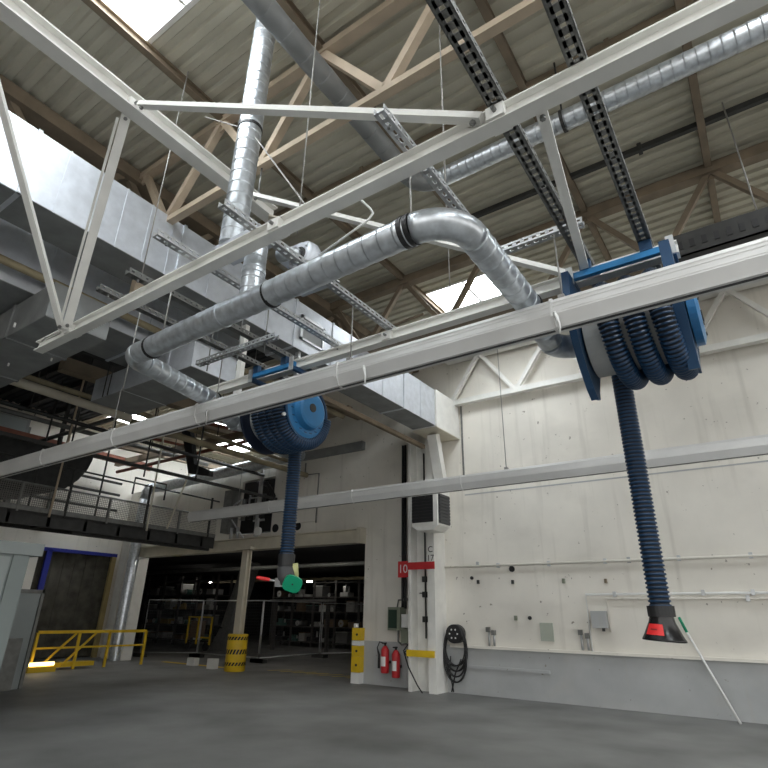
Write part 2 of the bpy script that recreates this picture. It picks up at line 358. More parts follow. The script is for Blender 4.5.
part('end_plate', MB().bar((XU, 3.66, ZU-.02), (XU+.16, 3.86, ZU-.02), .2, .02), CREAM, t)
for x in (-.07, .07): part('hanger_rod', MB().tube([(XU+x, 3.4, ZU+.17), (XU+x, 3.4, 6.79)], .012, 6), BOLT, t)
def brace(p0, p1, label, w=.07, h=.05):
    p0 = V(p0); p1 = V(p1); t = thing('white_diagonal_brace', label, 'brace', (p0+p1)/2)
    part('brace_bar', MB().sweep([(-w/2, 0), (w/2, 0), (w/2, h), (-w/2, h)], p0, p1), WHITE, t)
    d, s, u = basis(p1-p0)
    for q in (p0+d*.05, p1-d*.05): part('bolt', MB().tube([q-u*.025, q+u*.07], .02, 6, smooth=False), BOLT, t)
ZD = ZB+.03
brace((XU+.1, 1.78, ZU+.03), (-.95, 2.40, ZD), 'white brace lying almost level across the top of the photo')
brace((XU-.08, 1.76, ZU+.03), (-6.02, 2.38, ZD), 'white brace sloping in front of the big silver duct, second from the left edge', .09, .06)
brace((XU-.06, .36, ZU+.03), (-6.10, 2.36, ZD), 'white brace nearest the left edge of the photo', .06, .05)
brace((XU+.1, 3.30, ZU+.03), (-.92, 4.53, ZD), 'white brace running from the upright spiral pipe towards the right reel')
brace((-.60, 2.53, ZD), (-.86, 4.50, ZD), 'steep white brace beside the two dark channels over the right reel')
b = MB(); b.bar((XU-.19, 1.73, ZU+.02), (-6.09, 2.33, ZD+.06), .025, .03); single('thin_conduit', b, WHITE, 'thin white conduit running along the white brace before the silver duct', 'conduit')
b = MB(); pts = []
for k in range(26): a = k/25*2*math.pi*1.5; pts.append(V((-6.15-.16+.17*math.cos(a), 2.36+.05*math.sin(a), ZB-.01+.05*math.sin(a)+.002*k)))
b.tube(pts, .006, 6); single('wire_loop', b, WIRE, 'loose loop of grey wire at the cut end of the white beam', 'wire')

# slotted channels
def channel(p0, p1, label, m=SLOT, w=.075, h=.06, group=None):
    p0 = V(p0); p1 = V(p1); d, s, u = basis(p1-p0); L = (p1-p0).length; b = MB(); t_ = .006; sl = .017 if m is SLOT else .024
    for e in (-1, 1):
        for z in (.0, h-.02): b.bar(p0+s*(e*w/2)+u*(z+.01), p1+s*(e*w/2)+u*(z+.01), t_, .02)
    ww = .026 if m is SLOT else .036
    for e in (-1, 1): b.bar(p0+s*(e*(w/2-ww/2))+u*.003, p1+s*(e*(w/2-ww/2))+u*.003, ww, t_)
    n = int(L/.075)
    for k in range(n+1):
        c = p0+d*(k*L/max(n, 1))
        a0 = max(0, k*L/n-sl); a1 = min(L, k*L/n+sl)
        b.bar(p0+d*a0+u*.003, p0+d*a1+u*.003, w-.03, t_)
        for e in (-1, 1): b.bar(p0+d*a0+s*(e*w/2)+u*h/2, p0+d*a1+s*(e*w/2)+u*h/2, t_, h-.03)
    t = thing('slotted_channel', label, 'channel', (p0+p1)/2, group)
    part('channel_profile', b, m, t)
    for f in (.12, L-.12):
        c = p0+d*f; part('channel_bolt', MB().tube([c-u*.03, c+u*.075], .012, 6, smooth=False), BOLT, t)
    return t
ZC = 4.602
channel((-.84, -1.2, ZC), (-.84, 5.05, ZC), 'dark slotted channel over the right hose reel, left one of the pair', SLOTD, .105)
channel((-.33, -1.2, ZC), (-.33, 5.05, ZC), 'dark slotted channel over the right hose reel, right one of the pair', SLOTD, .105)
channel((-1.5, 2.05, ZC), (-1.5, 4.6, ZC), 'slotted channel passing behind the large pipe elbow near the photo middle')
channel((-3.06, 2.07, ZC), (-3.06, 4.62, ZC), 'bright slotted channel in front of the blower, crossing the long white beam')
channel((-3.84, 2.0, ZC), (-3.84, 4.65, ZC), 'slotted channel starting in front of the silver duct right of its lower edge')
channel((-4.58, 2.2, ZC), (-4.58, 5.05, ZC), 'slotted channel over the left hose reel, right one of the pair', SLOTD)
channel((-5.10, 2.2, ZC), (-5.10, 5.05, ZC), 'slotted channel over the left hose reel, left one of the pair', SLOTD)
channel((-5.5, 3.78, 4.47), (-4.12, 3.78, 4.47), 'short pale slotted channel hung crosswise beneath the dark channels by the left reel')
channel((-1.55, 3.97, 4.668), (-.72, 3.97, 4.668), 'short pale slotted channel to the right of the large pipe elbow')
for x in (-5.3, -4.75, -4.3):
    b = MB(); b.tube([(x, 3.78, 4.35), (x, 3.78, 4.9)], .008, 6); b.tube([(x, 3.78, 4.44), (x, 3.78, 4.46)], .02, 6)
    single('threaded_rod', b, BOLT, {-5.3: 'short threaded rod at the left end of the short pale channel', -4.75: 'short threaded rod through the middle of the short pale channel', -4.3: 'short threaded rod at the right end of the short pale channel'}[x], 'rod', 'rods of the short channel')

# ------------------------------------------------------------------ galvanised exhaust pipe with two branches
ZA, RP = 4.06, .107
XR, XL, YM, YQ = -1.26, -5.16, 2.70, 2.59
t = thing('exhaust_pipe', 'shiny galvanised spiral exhaust pipe bent into a U over the two reels', 'pipe', (-3.3, 2.7, ZA))
def spipe(p0, p1, r=RP, n=24, parent=t, name='straight_pipe'):
    pts, rs = spiral_pts(p0, p1, r); return part(name, MB().tube(pts, rs, n), GALV, parent)
def elbow(c, r, a0, a1, plane, rad=RP, parent=t):
    pts = arc(c, r, a0, a1, 10, plane); b = MB().tube(pts, rad+.003, 24); return part('elbow', b, GALV, parent)
def collar(p, d, r=RP, parent=t, dark=True):
    p = V(p); d = V(d).normalized(); return part('clamp_ring', MB().tube([p-d*.018, p-d*.018, p+d*.018, p+d*.018], [r*.9, r+.009, r+.009, r*.9], 24, smooth=False), BLACK if dark else GALV, parent)
ER = .30
spipe((XL+.2, YM, ZA), (XR-ER, YQ, ZA))
elbow((XR-ER, YQ+ER, ZA), ER, -math.pi/2, 0, 2)
spipe((XR, YQ+ER, ZA), (XR, 4.0, ZA)); spipe((XR, 4.0, ZA), (XR, 4.48, 3.93))
elbow((XR+.22, 4.48, 3.93), .22, math.pi, math.pi/2, 2)
elbow((XL+.2, YM+.2, ZA), .2, 3*math.pi/2, math.pi, 2)
spipe((XL, YM+.2, ZA), (XL-.26, 4.05, ZA)); spipe((XL-.26, 4.05, ZA), (XL-.36, 4.48, 3.93))
elbow((XL-.14, 4.48, 3.93), .22, math.pi, math.pi/2, 2)
collar((XR-ER-.02, YQ, ZA), (1, 0, 0)); collar((XR-ER-.07, YQ, ZA), (1, 0, 0))
collar((XL+.42, YM, ZA), (1, 0, 0)); collar((-3.0, 2.645, ZA), (1, 0, 0)); collar((-3.62, 2.66, ZA), (1, 0, 0), dark=False)
collar((XR, 3.98, ZA), (0, 1, 0)); collar((XL-.255, 4.03, ZA), (-.2, 1, 0))
part('inlet_sleeve', MB().tube([(XR+.2, 4.70, 3.93), (-1.025, 4.70, 3.93)], RP, 24), GALV, t)
part('inlet_sleeve', MB().tube([(XL-.15, 4.70, 3.93), (-5.165, 4.70, 3.93)], RP, 24), GALV, t)
for x in (-1.62, -4.5):
    b = MB(); b.tube([(x, 2.64, ZA+RP-.01), (x, 2.64, ZA+.54)], .008, 6); part('hanger_rod', b, WIRE, t)
# riser, plenum and blower
part('tee_pipe', MB().tube(*spiral_pts((-3.33, YM, ZA+.05), (-3.33, YM, 4.78), .1, .11), 24), GALV, t)
collar((-3.33, YM, 4.42), (0, 0, 1), .1, t, False)
t = thing('riser_pipe', 'upright galvanised spiral pipe rising to the roof left of the photo middle', 'pipe', (-3.70, YM, 4.9))
part('pipe_run', MB().tube(*spiral_pts((-3.70, YM, 4.87), (-3.70, YM, 8.34), .125, .14), 24), GALV, t)
part('transition_box', MB().box((-3.82, YM-.10, 4.78), (-3.22, YM+.14, 4.87)), GALVD, t)
collar((-3.70, YM, 6.42), (0, 0, 1), .125, t)
b = MB(); b.bar((-3.70, YM, 6.42), aY(205, 117, YM+.1), .012, .012); b.bar((-3.70, YM, 6.42), aY(310, 211, YM-.1), .012, .012); part('stay_wire', b, WIRE, t)
t = thing('blower', 'rounded grey blower with its casing above the galvanised pipe', 'fan', (-3.08, 3.25, 4.68))
fc = V((-3.38, 3.38, 5.02))
b = MB(); b.tube([fc+V((0, y, 0)) for y in (-.06, -.085, -.08, -.05, .02, .06, .08, .08)], [.10, .115, .15, .18, .19, .175, .13, .02], 32)
b.bar(fc+V((.0, 0, .10)), fc+V((-.30, 0, .10)), .13, .15); part('casing', b, GALVD, t)
part('motor', MB().tube([fc+V((0, y, 0)) for y in (-.05, -.10)], .085, 18), DARK, t)
part('inlet_cone', MB().tube([fc+V((0, -.09, 0)), fc+V((-.01, -.12, 0)), fc+V((-.06, -.15, .0)), fc+V((-.20, -.17, .01))], [.05, .065, .07, .075], 20), GALV, t)
b = MB(); b.box((-3.48, 3.31, 4.67), (-3.28, 3.33, 4.90)); b.box((-3.48, 3.43, 4.67), (-3.28, 3.45, 4.90)); b.box((-3.5, 3.25, 4.664), (-3.0, 3.52, 4.68)); part('foot', b, SLOT, t)
b = MB().tube([(-2.62, 3.2, 5.38), (-2.52, 3.35, 5.25), (-2.50, 3.37, 5.2), (-2.55, 3.36, 5.13), (-3.21, 3.40, 5.0)], .012, 8); single('cable_conduit', b, WHITEP, 'pale thin conduit bent beside the blower', 'conduit')

# ------------------------------------------------------------------ hose reels
def corr_tube(path_fn, L, r, pitch, n=16):
    k = int(L/pitch); pts = []; rs = []; mis = []
    for i in range(k):
        for f, rr, mm in ((0, r-.013, 0), (.34, r-.013, 1), (.5, r, 1), (.8, r, 0)):
            pts.append(path_fn((i+f)/k)); rs.append(rr); mis.append(mm)
    return pts, rs, mis
def reel(dx, label, tight, loc_label):
    x0 = dx-(.97 if not tight else .90); x1 = dx-(.165 if not tight else .20); Yc, Zc = 4.70, 3.93; RD = .335 if not tight else .30; RH = .086 if not tight else .09
    t = thing('hose_reel', label, 'hose reel', (dx-.55, Yc, 3.4))
    b = MB(); b.ring((0, Yc, Zc), 0, RD-.02, RD, x0+.03, x1-.03, 40); b.ring((0, Yc, Zc), 0, .05, RD-.01, x0+.03, x0+.045, 40); b.ring((0, Yc, Zc), 0, .05, RD-.01, x1-.045, x1-.03, 40); part('drum', b, DRUM, t)
    part('axle', MB().tube([(x0-.03, Yc, Zc), (x1+.12, Yc, Zc)], .05, 16), DARK, t)
    if not tight:
        poly = [(4.22, 4.44), (4.18, 4.12), (4.20, 3.94), (4.28, 3.76), (4.42, 3.58), (4.58, 3.43), (4.70, 3.37), (4.78, 3.39), (4.80, 3.47), (4.9, 3.64), (5.06, 3.88), (5.1, 4.1), (5.1, 4.44)]
        part('side_plate', MB().prism(poly, 0, x0-.012, x0+.012).prism([(p[0], p[1]) for p in [(4.22, 4.44), (4.18, 4.12), (4.20, 3.94), (4.28, 3.76), (4.42, 3.58), (4.58, 3.43), (4.70, 3.37), (4.715, 3.40), (4.59, 3.46), (4.44, 3.60), (4.30, 3.78), (4.22, 3.95), (4.20, 4.12), (4.24, 4.44)]], 0, x0-.05, x0-.012), BLUED, t)
    else:
        part('flange_disc', MB().ring((0, Yc, Zc), 0, .06, .44, x0, x0+.03, 40), DARKN, t)
    if not tight:
        q = [(4.22, 4.44), (4.24, 4.1), (4.34, 3.86), (4.56, 3.42), (4.68, 3.42), (4.95, 3.86), (5.06, 4.1), (5.08, 4.44)]
        part('side_plate', MB().prism(q, 0, x1+.0, x1+.02).prism([(4.22, 4.44), (4.24, 4.1), (4.34, 3.86), (4.56, 3.42), (4.60, 3.43), (4.39, 3.87), (4.29, 4.1), (4.27, 4.44)], 0, x1-.06, x1), BLUED, t)
        b = MB(); b.tube([(x1+.025, Yc, Zc+.06), (x1+.03, Yc, Zc+.06), (x1+.09, Yc, Zc+.06), (x1+.11, Yc, Zc+.06)], [.26, .30, .30, .24], 36, smooth=False); sp = part('spring_housing', b, BLUE, t)
        for k in range(6): a = k*math.pi/3; subpart('bolt_head', MB().tube([(x1+.108, Yc+.21*math.cos(a), Zc+.06+.21*math.sin(a)), (x1+.12, Yc+.21*math.cos(a), Zc+.06+.21*math.sin(a))], .018, 8, smooth=False), BOLT, sp)
    else:
        b = MB(); b.ring((0, Yc, Zc), 0, .29, .385, x1+.005, x1+.03, 48); b.ring((0, Yc, Zc), 0, .36, .385, x1-.02, x1+.045, 48); part('flange_disc', b, BLUED, t)
        b = MB(); b.tube([(x1+.01, Yc, Zc), (x1+.03, Yc, Zc), (x1+.05, Yc, Zc), (x1+.05, Yc, Zc)], [.34, .34, .30, .245], 48, smooth=False)
        b.tube([(x1+.05, Yc, Zc), (x1+.13, Yc, Zc), (x1+.145, Yc, Zc)], [.245, .225, .20], 40, smooth=False); sp = part('spring_housing', b, BLUE, t)
        b = MB(); b.tube([(x1+.14, Yc-.02, Zc+.02), (x1+.155, Yc-.02, Zc+.02)], .055, 20); subpart('hub_hole', b, DARK, sp)
        b = MB()
        for k in range(18): a = k*math.pi/9+.1; b.box((x1+.048, Yc+.28*math.cos(a)-.02, Zc+.28*math.sin(a)-.005), (x1+.056, Yc+.28*math.cos(a)+.02, Zc+.28*math.sin(a)+.005))
        subpart('vent_slots', b, BLUED, sp)
        b = MB().tube([(x1+.02, Yc-.39, Zc-.15), (x1+.06, Yc-.41, Zc-.16)], .022, 10); part('cap', b, WHITEP, t, 'small white cap on the rim')
    # carrying frame
    for y in (4.40, 5.0):
        part('frame_bar', MB().box((x0-.05, y-.025, 4.44), (x1+.05, y+.025, 4.50)), BLUE, t)
    for x in (x0-.01, x1+.02):
        part('frame_rail', MB().box((x-.025, 4.36, 4.40), (x+.025, 5.06, 4.452)), BLUED, t)
        part('end_bracket', MB().box((x-.03, 4.352, 4.38), (x+.03, 4.372, 4.56)), SLOT, t)
    for x in (dx-.84, dx-.33):
        for y in (4.40, 5.0): part('hanger_plate', MB().box((x-.05, y-.03, 4.50), (x+.05, y+.03, 4.602)), BLUED, t)
    # hose: drop at the back, then three wraps
    turns = 3.0 if not tight else 4.0; pitch = .20 if not tight else .12; xs = dx-(.815 if not tight else .69); rc = RD+RH; zb = 1.68 if not tight else 2.25
    drop = Zc-zb; La = 2*math.pi*rc*turns; Lt = drop+La
    def path(u):
        s = u*Lt
        if s < drop: return V((xs, Yc+rc, zb+s))
        a = (s-drop)/rc; return V((xs+pitch*a/(2*math.pi), Yc+rc*math.cos(a), Zc+rc*math.sin(a)))
    pts, rs, mis = corr_tube(path, Lt, RH, .034, 18)
    hose = part('hose', MB().tube(pts, rs, 18, mis=mis), [HOSE, HOSER], t)
    return t, hose, V((xs, Yc+rc, zb))
t, hose, e = reel(0, 'blue hose reel on the right, ribbed navy hose ending in a black nozzle', False, '')
# fish-tail nozzle
b = MB().tube([e+V((0, 0, -.06)), e+V((0, 0, -.06)), e+V((0, 0, .02)), e+V((0, 0, .02))], [.08, .102, .102, .08], 24, smooth=False); subpart('hose_cuff', b, BLACK, hose, 'black rubber cuff')
def ell_loft(c0, secs, n=28, th=.006):
    b = MB(); vs = []; fs = []
    for (z, ax, ay, ox) in secs:
        for k in range(n): a = 2*math.pi*k/n; vs.append(c0+V((ox+ax*math.cos(a), ay*math.sin(a), z)))
    for i in range(len(secs)-1):
        for k in range(n): fs.append((i*n+k, i*n+(k+1) % n, (i+1)*n+(k+1) % n, (i+1)*n+k))
    return b.add(vs, fs, 0, True)
dr = V((1, 0, 0))
b = ell_loft(e, [(-.05, .088, .09, 0), (-.06, .088, .09, 0), (-.10, .098, .09, 0), (-.205, .148, .105, .002), (-.22, .158, .115, .003), (-.235, .162, .118, .003), (-.238, .148, .105, .003), (-.205, .138, .095, .002), (-.10, .088, .08, 0), (-.06, .08, .08, 0)])
mt_ = Matrix.Translation(e) @ Matrix.Rotation(.06, 4, 'Y') @ Matrix.Translation(-e)
b.v = [mt_ @ p for p in b.v]
noz = subpart('nozzle', b, BLACKP, hose, 'flared black plastic nozzle')
# red sticker on the nozzle front (towards -Y, slightly -X)
def on_noz(a, z, off):
    f = (z+.10)/(-.105); ax = .098+.05*f; ay = .09+.015*f; ox = .002*f
    return mt_ @ (e+V((ox+(ax+off)*math.cos(a), (ay+off)*math.sin(a), z)))
b = MB(); vs = []; fs = []; N = 8
for i in range(N+1):
    a = math.radians(218+ (278-218)*i/N)
    for z, o_ in ((-.115, .004), (-.195, .004)): vs.append(on_noz(a, z, o_))
for i in range(N): fs.append((2*i, 2*i+1, 2*i+3, 2*i+2))
b.add(vs, fs)
LBL = part('sticker', b, REDL, hose, 'red sticker')
b = MB(); vs = []; fs = []
for i in range(5):
    a = math.radians(234+6*i); vs += [on_noz(a, -.150, .0055), on_noz(a, -.160, .0055)]
for i in range(4): fs.append((2*i, 2*i+1, 2*i+3, 2*i+2))
b.add(vs, fs); part('sticker_print', b, mat('dark_print', (.25, .02, .02), .5), hose)
t, hose, e = reel(-4.26, 'blue hose reel on the left, navy hose ending in a green flap', True, '')
b = MB().tube([e+V((0, 0, -.12)), e+V((0, 0, -.12)), e+V((0, 0, .02)), e+V((0, 0, .02))], [.09, .103, .103, .09], 24, smooth=False); subpart('hose_cuff', b, BLACK, hose)
GREYR = mat('dark_grey_rubber', (.06, .06, .062), .55)
RG = V((.82, .57, 0)); TC = V((.62, -.62, -.48)).normalized()
b = MB().tube([e+V((0, 0, -.10)), e+V((0, 0, -.15)), e+RG*.02+V((0, 0, -.24)), e+RG*.05+V((0, 0, -.31))], [.092, .105, .115, .105], 20); noz = subpart('nozzle', b, GREYR, hose, 'dark grey rubber nozzle')
c = e+RG*.095+V((0, 0, -.28))+TC*.09
d, s0, u0 = basis(TC); an = math.radians(20); sg_ = 1 if s0.dot(RG) > 0 else -1
s = (s0*sg_*math.cos(an)-u0*math.sin(an)); u = (u0*math.cos(an)+s0*sg_*math.sin(an))
b = MB(); vs = []; N = 28
for k in range(N):
    a = 2*math.pi*k/N; ca, sa = math.cos(a), math.sin(a); rr = 1/((abs(ca)**3.2+abs(sa)**3.2)**(1/3.2)); vs.append(c+s*(.112*rr*ca)+u*(.098*rr*sa)-d*.012)
vs += [p+d*.03 for p in vs]
b.add(vs, [tuple(range(N))[::-1], tuple(range(N, 2*N))]+[(k, (k+1) % N, N+(k+1) % N, N+k) for k in range(N)]); part('flap', b, GREEN, hose, 'green rubber flap')
b = MB().tube([c+d*.018, c+d*.028], .01, 8); part('flap_rivet', b, DARK, hose)
h0 = e-RG*.06+V((0, 0, -.30)); dirh = (-RG+V((0, 0, .16))).normalized()
part('lever', MB().tube([h0, h0+dirh*.14], .013, 8), SLOT, hose)
part('handle', MB().tube([h0+dirh*.12, h0+dirh*.135, h0+dirh*.27, h0+dirh*.29], [.014, .022, .022, .014], 10), REDL, hose, 'red lever handle')
part('clamp_bracket', MB().box(h0+V((-.03, -.05, -.06)), h0+V((.05, .03, .04))), SLOT, hose)
part('sight_glass', MB().tube([e+RG*.10+V((0, 0, -.09)), e+RG*.13+V((0, 0, -.25))], [.05, .04], 12), mat('pale_yellow_plastic', (.55, .55, .25), .4), hose, 'pale yellow plastic piece')

# ------------------------------------------------------------------ exhaust rails
def rail(x0, x1, y, z, label, joints, straps):
    t = thing('extraction_rail', label, 'rail', ((x0+x1)/2, y, z))
    pr = [(0.0, .10), (.0, .205), (.012, .22), (.022, .24), (.03, .245), (.17, .245), (.18, .235), (.2, .205), (.2, .10), (.155, .012), (.15, 0), (.118, 0), (.112, .02), (.088, .02), (.082, 0), (.05, 0), (.045, .012)]
    b = MB().prism([(y+a, z+c) for a, c in pr], 0, x0, x1)
    for q in (.115, .165, .195): b.box((x0, y-.003, z+q), (x1, y+.001, z+q+.004))
    part('rail_profile', b, RAILM, t)
    part('rubber_lip', MB().box((x0+.01, y+.088, z-.002), (x1-.01, y+.112, z+.02)), GREYR, t)
    for x in joints:
        j = MB(); o_ = .008; j.prism([(y-o_, z+.08), (y-o_, z+.21), (y+.0, z+.235), (y+.012, z+.25), (y+.19, z+.25), (y+.208, z+.21), (y+.208, z+.08), (y+.16, z+.002), (y+.13, z-.006), (y+.07, z-.006), (y+.04, z+.002)], 0, x-.012, x+.012); part('joint_collar', j, RAILM, t)
    for x in straps:
        j = MB(); j.box((x-.025, y+.06, z+.2), (x+.025, y+.14, z+.295)); j.tube([(x, y+.1, z+.285), (x, y+.1, 4.6 if y < 5 else 8.3)], .007, 6); part('suspension', j, WIRE, t)
    return t
rail(-14.0, 6.0, 3.77, 3.69, 'long pale aluminium extraction rail in the foreground, crossing in front of both reels', [-9.2, -7.2, -5.4, -3.2, -1.02, 1.2], [-7.4, -5.15, -3.1, -.95])
rail(-11.7, 6.0, 8.45, 3.63, 'pale aluminium extraction rail further back, before the white wall, its open end on the left', [-8.9, -6.6, -4.2, -1.2], [-8.2, -3.38])
for x, lab in ((-2.85, 'frayed white cord tied under the front rail near the photo middle'), (-1.0, 'short cord knotted under the front rail at the left end of the right reel'), (-5.15, 'short pale cord hanging from the front rail over the left reel')):
    b = MB().tube([(x, 3.765, 3.80), (x+.02, 3.75, 3.74), (x+.035, 3.75, 3.68), (x+.03, 3.75, 3.60)], [.012, .016, .009, .008], 6); single('cord', b, WHITEP if x > -5 else WIRE, lab, 'cord')

# ------------------------------------------------------------------ big rectangular ducts
def duct(name, label, x0, x1, y0, y1, z0, z1, seams, axis, ms=GALVD, mb_=GALVB, white_from=None):
    t = thing(name, label, 'duct', ((x0+x1)/2, (y0+y1)/2, z0))
    b = MB().box((x0, y0, z0+.004), (x1, y1, z1)); part('duct_body', b, ms, t)
    b = MB().box((x0+.004, y0+.004, z0-.004), (x1-.004, y1-.004, z0+.004)); part('underside', b, mb_, t, 'underside with shade put into its colour')  # darker colour imitates the shade below the duct
    if mb_ is GALVB and axis == 0:
        for x in (x0+.4, min((x0+x1)/2, -8.85)):
            for y in (y0-.012, y1+.012): part('hanger_rod', MB().tube([(x, y, z0), (x, y, 8.37)], .01, 6), DARK, t)
    for s_, w in seams:
        b = MB(); o_ = .02 if w > .03 else .008
        if axis == 1:
            b.box((x0-o_, s_-w/2, z0-o_), (x0, s_+w/2, z1+o_)); b.box((x1, s_-w/2, z0-o_), (x1+o_, s_+w/2, z1+o_)); b.box((x0-o_, s_-w/2, z1), (x1+o_, s_+w/2, z1+o_))
            if w > .03: b.box((x0-o_, s_-w/2, z0-o_), (x1+o_, s_+w/2, z0-.004))
        else:
            b.box((s_-w/2, y0-o_, z0-o_), (s_+w/2, y0, z1+o_)); b.box((s_-w/2, y1, z0-o_), (s_+w/2, y1+o_, z1+o_)); b.box((s_-w/2, y0-o_, z0-o_), (s_+w/2, y1+o_, z0-.004)); b.box((s_-w/2, y0-o_, z1), (s_+w/2, y1+o_, z1+o_))
        part('flange' if w > .03 else 'seam', b, ms, t)
    return t
d1 = duct('rectangular_duct', 'long silver rectangular air duct running from the upper left back to the white wall', -6.85, -6.2, -2, 11.2, 5.95, 6.9, [(1.58, .05), (1.96, .02), (2.37, .02), (2.74, .02), (3.12, .02), (3.48, .02), (3.66, .05), (4.2, .02), (4.8, .02), (5.4, .02), (6.1, .05), (7.15, .05), (7.7, .02), (8.3, .02), (8.9, .02), (9.76, .05), (10.5, .02), (0.9, .02), (.3, .02)], 1)
b = MB(); b.box((-6.2, 6.27, 6.2), (-6.185, 6.85, 6.6)); part('access_panel', b, GALVB, d1)
b = MB(); b.box((-6.19, 6.23, 6.16), (-6.17, 6.29, 6.66)); b.box((-6.19, 6.83, 6.16), (-6.17, 6.89, 6.66)); b.box((-6.19, 6.23, 6.6), (-6.17, 6.89, 6.66)); b.box((-6.19, 6.23, 6.16), (-6.17, 6.89, 6.2)); part('panel_frame', b, SLOT, d1)
part('wall_box', MB().box((-6.9, 11.23, 5.93), (-6.17, 12.48, 6.92)), WHITE, d1, 'white painted end section')
part('wall_box_underside', MB().box((-6.89, 11.24, 5.915), (-6.18, 12.47, 5.93)), CREAM, d1)
b = MB().bar((-6.54, 11.7, 5.90), (-6.54, 12.12, 4.55), .26, .2); single('flue_duct', b, WHITE, 'white rectangular flue slanting down from the duct end to the heater', 'flue')
d2 = duct('rectangular_duct', 'weathered silver duct below and left of the long silver duct', -8.7, -7.55, -2, 6.2, 5.55, 6.5, [(1.0, .05), (2.6, .05), (4.2, .05), (5.5, .05)], 1)
duct('rectangular_duct', 'wide dark duct seen from below near the left edge', -13.9, -6.9, 2.45, 3.25, 5.0, 5.5, [(-8.0, .05), (-9.5, .05), (-11, .05)], 0, GALVB)
duct('rectangular_duct', 'grey duct running left behind the bend of the galvanised pipe', -9.4, -6.6, 4.42, 5.25, 5.0, 5.42, [(-7.22, .05), (-8.4, .02)], 0, GALVD)
b = MB().tube([(-7.35, -2, 5.72), (-7.35, 9, 5.72)], .055, 12); single('rusty_pipe', b, BROWNP, 'brown rusty pipe running along the weathered silver duct', 'pipe')
b = MB().box((-6.72, 3.32, 5.5), (-6.6, 3.44, 5.945)); single('timber_block', b, BEIGE, 'short pale post hanging under the long silver duct', 'post')
b = MB().bar((-6.95, 7.6, 5.70), (-6.95, 11.9, 5.68), .1, .1); single('brown_bar', b, BROWN, 'brown bar passing right of the left hose reel under the duct', 'bar')

# wires hanging from the roof
for i, (p, z0, z1, lab) in enumerate((((-5.12, 2.62), 4.95, 8.3, 'thin chain hanging in front of the silver duct'), ((-2.82, 2.7), 4.65, 8.3, 'thin wire hanging right of the upright spiral pipe'), ((-1.62, 3.2), 4.6, 8.3, 'thin wire dropping behind the large pipe elbow'),
        ((-2.3, 4.56), 4.6, 8.3, 'thin wire dropping to the back white beam, left of the skylight'), ((-5.7, 3.0), 3.9, 5.0, 'thin wire hanging beside the left pipe bend'), ((-9.9, 8.45), 3.85, 8.3, 'thin wire above the open end of the back rail'))):
    b = MB().tube([(p[0], p[1], z0), (p[0], p[1], z1)], .007, 6); single('hanging_wire', b, WIRE, lab, 'wire')
# white posts behind the reel
b = MB(); b.box((-6.40, 5.1, 4.15), (-6.30, 5.18, 5.946)); single('white_post', b, WHITE, 'white flat post left of the short pale channel', 'post')
b = MB(); b.box((-6.33, 6.3, 5.0), (-6.25, 6.36, 5.946)); single('grey_post', b, SLOT, 'thin grey upright between the main pipe and the left reel', 'post')
b = MB(); q0 = aY(260, 500, 12.2); b.box((q0.x-.06, 12.14, 3.8), (q0.x+.06, 12.22, 5.94)); single('galvanised_post', b, SLOT, 'galvanised upright standing over the cream post, below the left reel', 'post')

# ------------------------------------------------------------------ back wall: column, heater and fittings
b = MB(); b.box((-7.46, 11.95, 0), (-7.38, 12.5, 5.9)); b.box((-6.92, 11.95, 0), (-6.72, 12.5, 5.9)); b.box((-7.40, 12.25, 0), (-6.9, 12.29, 5.9))
cl = thing('wall_column', 'white steel column on the back wall with a red band', 'column', (-7.1, 12.2, 0)); part('column_profile', b, WHITE, cl)
b = MB(); b.box((-7.47, 11.935, 2.63), (-6.71, 11.95, 2.80)); part('red_band', b, RED, cl, 'red band')
text_part('lettering', 'C', .2, (-6.82, 11.94, 3.08), (math.pi/2, 0, 0), BLACK, cl)
text_part('lettering', '17', .2, (-6.82, 11.94, 2.88), (math.pi/2, 0, 0), BLACK, cl)
b = MB(); b.box((-7.48, 11.9, .72), (-6.75, 11.945, .86)); part('bumper', b, YEL, cl, 'yellow bumper bar')
b = MB(); b.tube([(-7.12, 12.2, 1.1), (-7.12, 12.2, 5.6)], .02, 8); b.tube([(-6.98, 12.22, .3), (-6.98, 12.22, 2.1), (-7.3, 12.22, 2.1)], .012, 8); part('conduit', b, DARK, cl)
b = MB()
for z in (2.35, 2.0, 1.45): b.box((-7.17, 12.12, z), (-7.05, 12.24, z+.13))
part('switch', b, DARK, cl)
# dark cable ducts left of column
t = thing('cable_riser', 'black bundle of cables rising beside the white column', 'cable', (-7.8, 12.4, 1.5))
for k, x in enumerate((-7.92, -7.84, -7.72, -7.64)):
    part('cable', MB().tube([(x+.1*(k-1.5)*.0, 12.42, 1.75), (x, 12.42, 2.0), (x, 12.42, 6.0)], .034, 8), BLACK if k < 2 else SLOTD, t)
sg = thing('fire_sign', 'small red square sign with white figures beside the column', 'sign', (-7.68, 12.0, 2.5))
b = MB().box((-7.78, 11.98, 2.46), (-7.48, 12.0, 2.84)); part('panel', b, RED, sg); part('bracket', MB().box((-7.7, 12.0, 2.6), (-7.66, 12.5, 2.66)), SLOT, sg)
text_part('lettering', '10', .28, (-7.63, 11.975, 2.65), (math.pi/2, 0, 0), WHITEP, sg)
ht = thing('unit_heater', 'white boxy unit heater with black louvres mounted on the column', 'heater', (-6.6, 11.6, 3.55))
b = MB(); b.box((-6.95, 11.3, 3.55), (-6.25, 11.95, 4.45)); b.prism([(-6.95, 3.55), (-6.25, 3.55), (-6.4, 3.45), (-6.8, 3.45)], 1, 11.32, 11.9); part('casing', b, WHITE, ht)
lv = MB()
for k in range(8): z = 3.66+k*.075; lv.box((-6.93, 11.27, z), (-6.36, 11.30, z+.06))
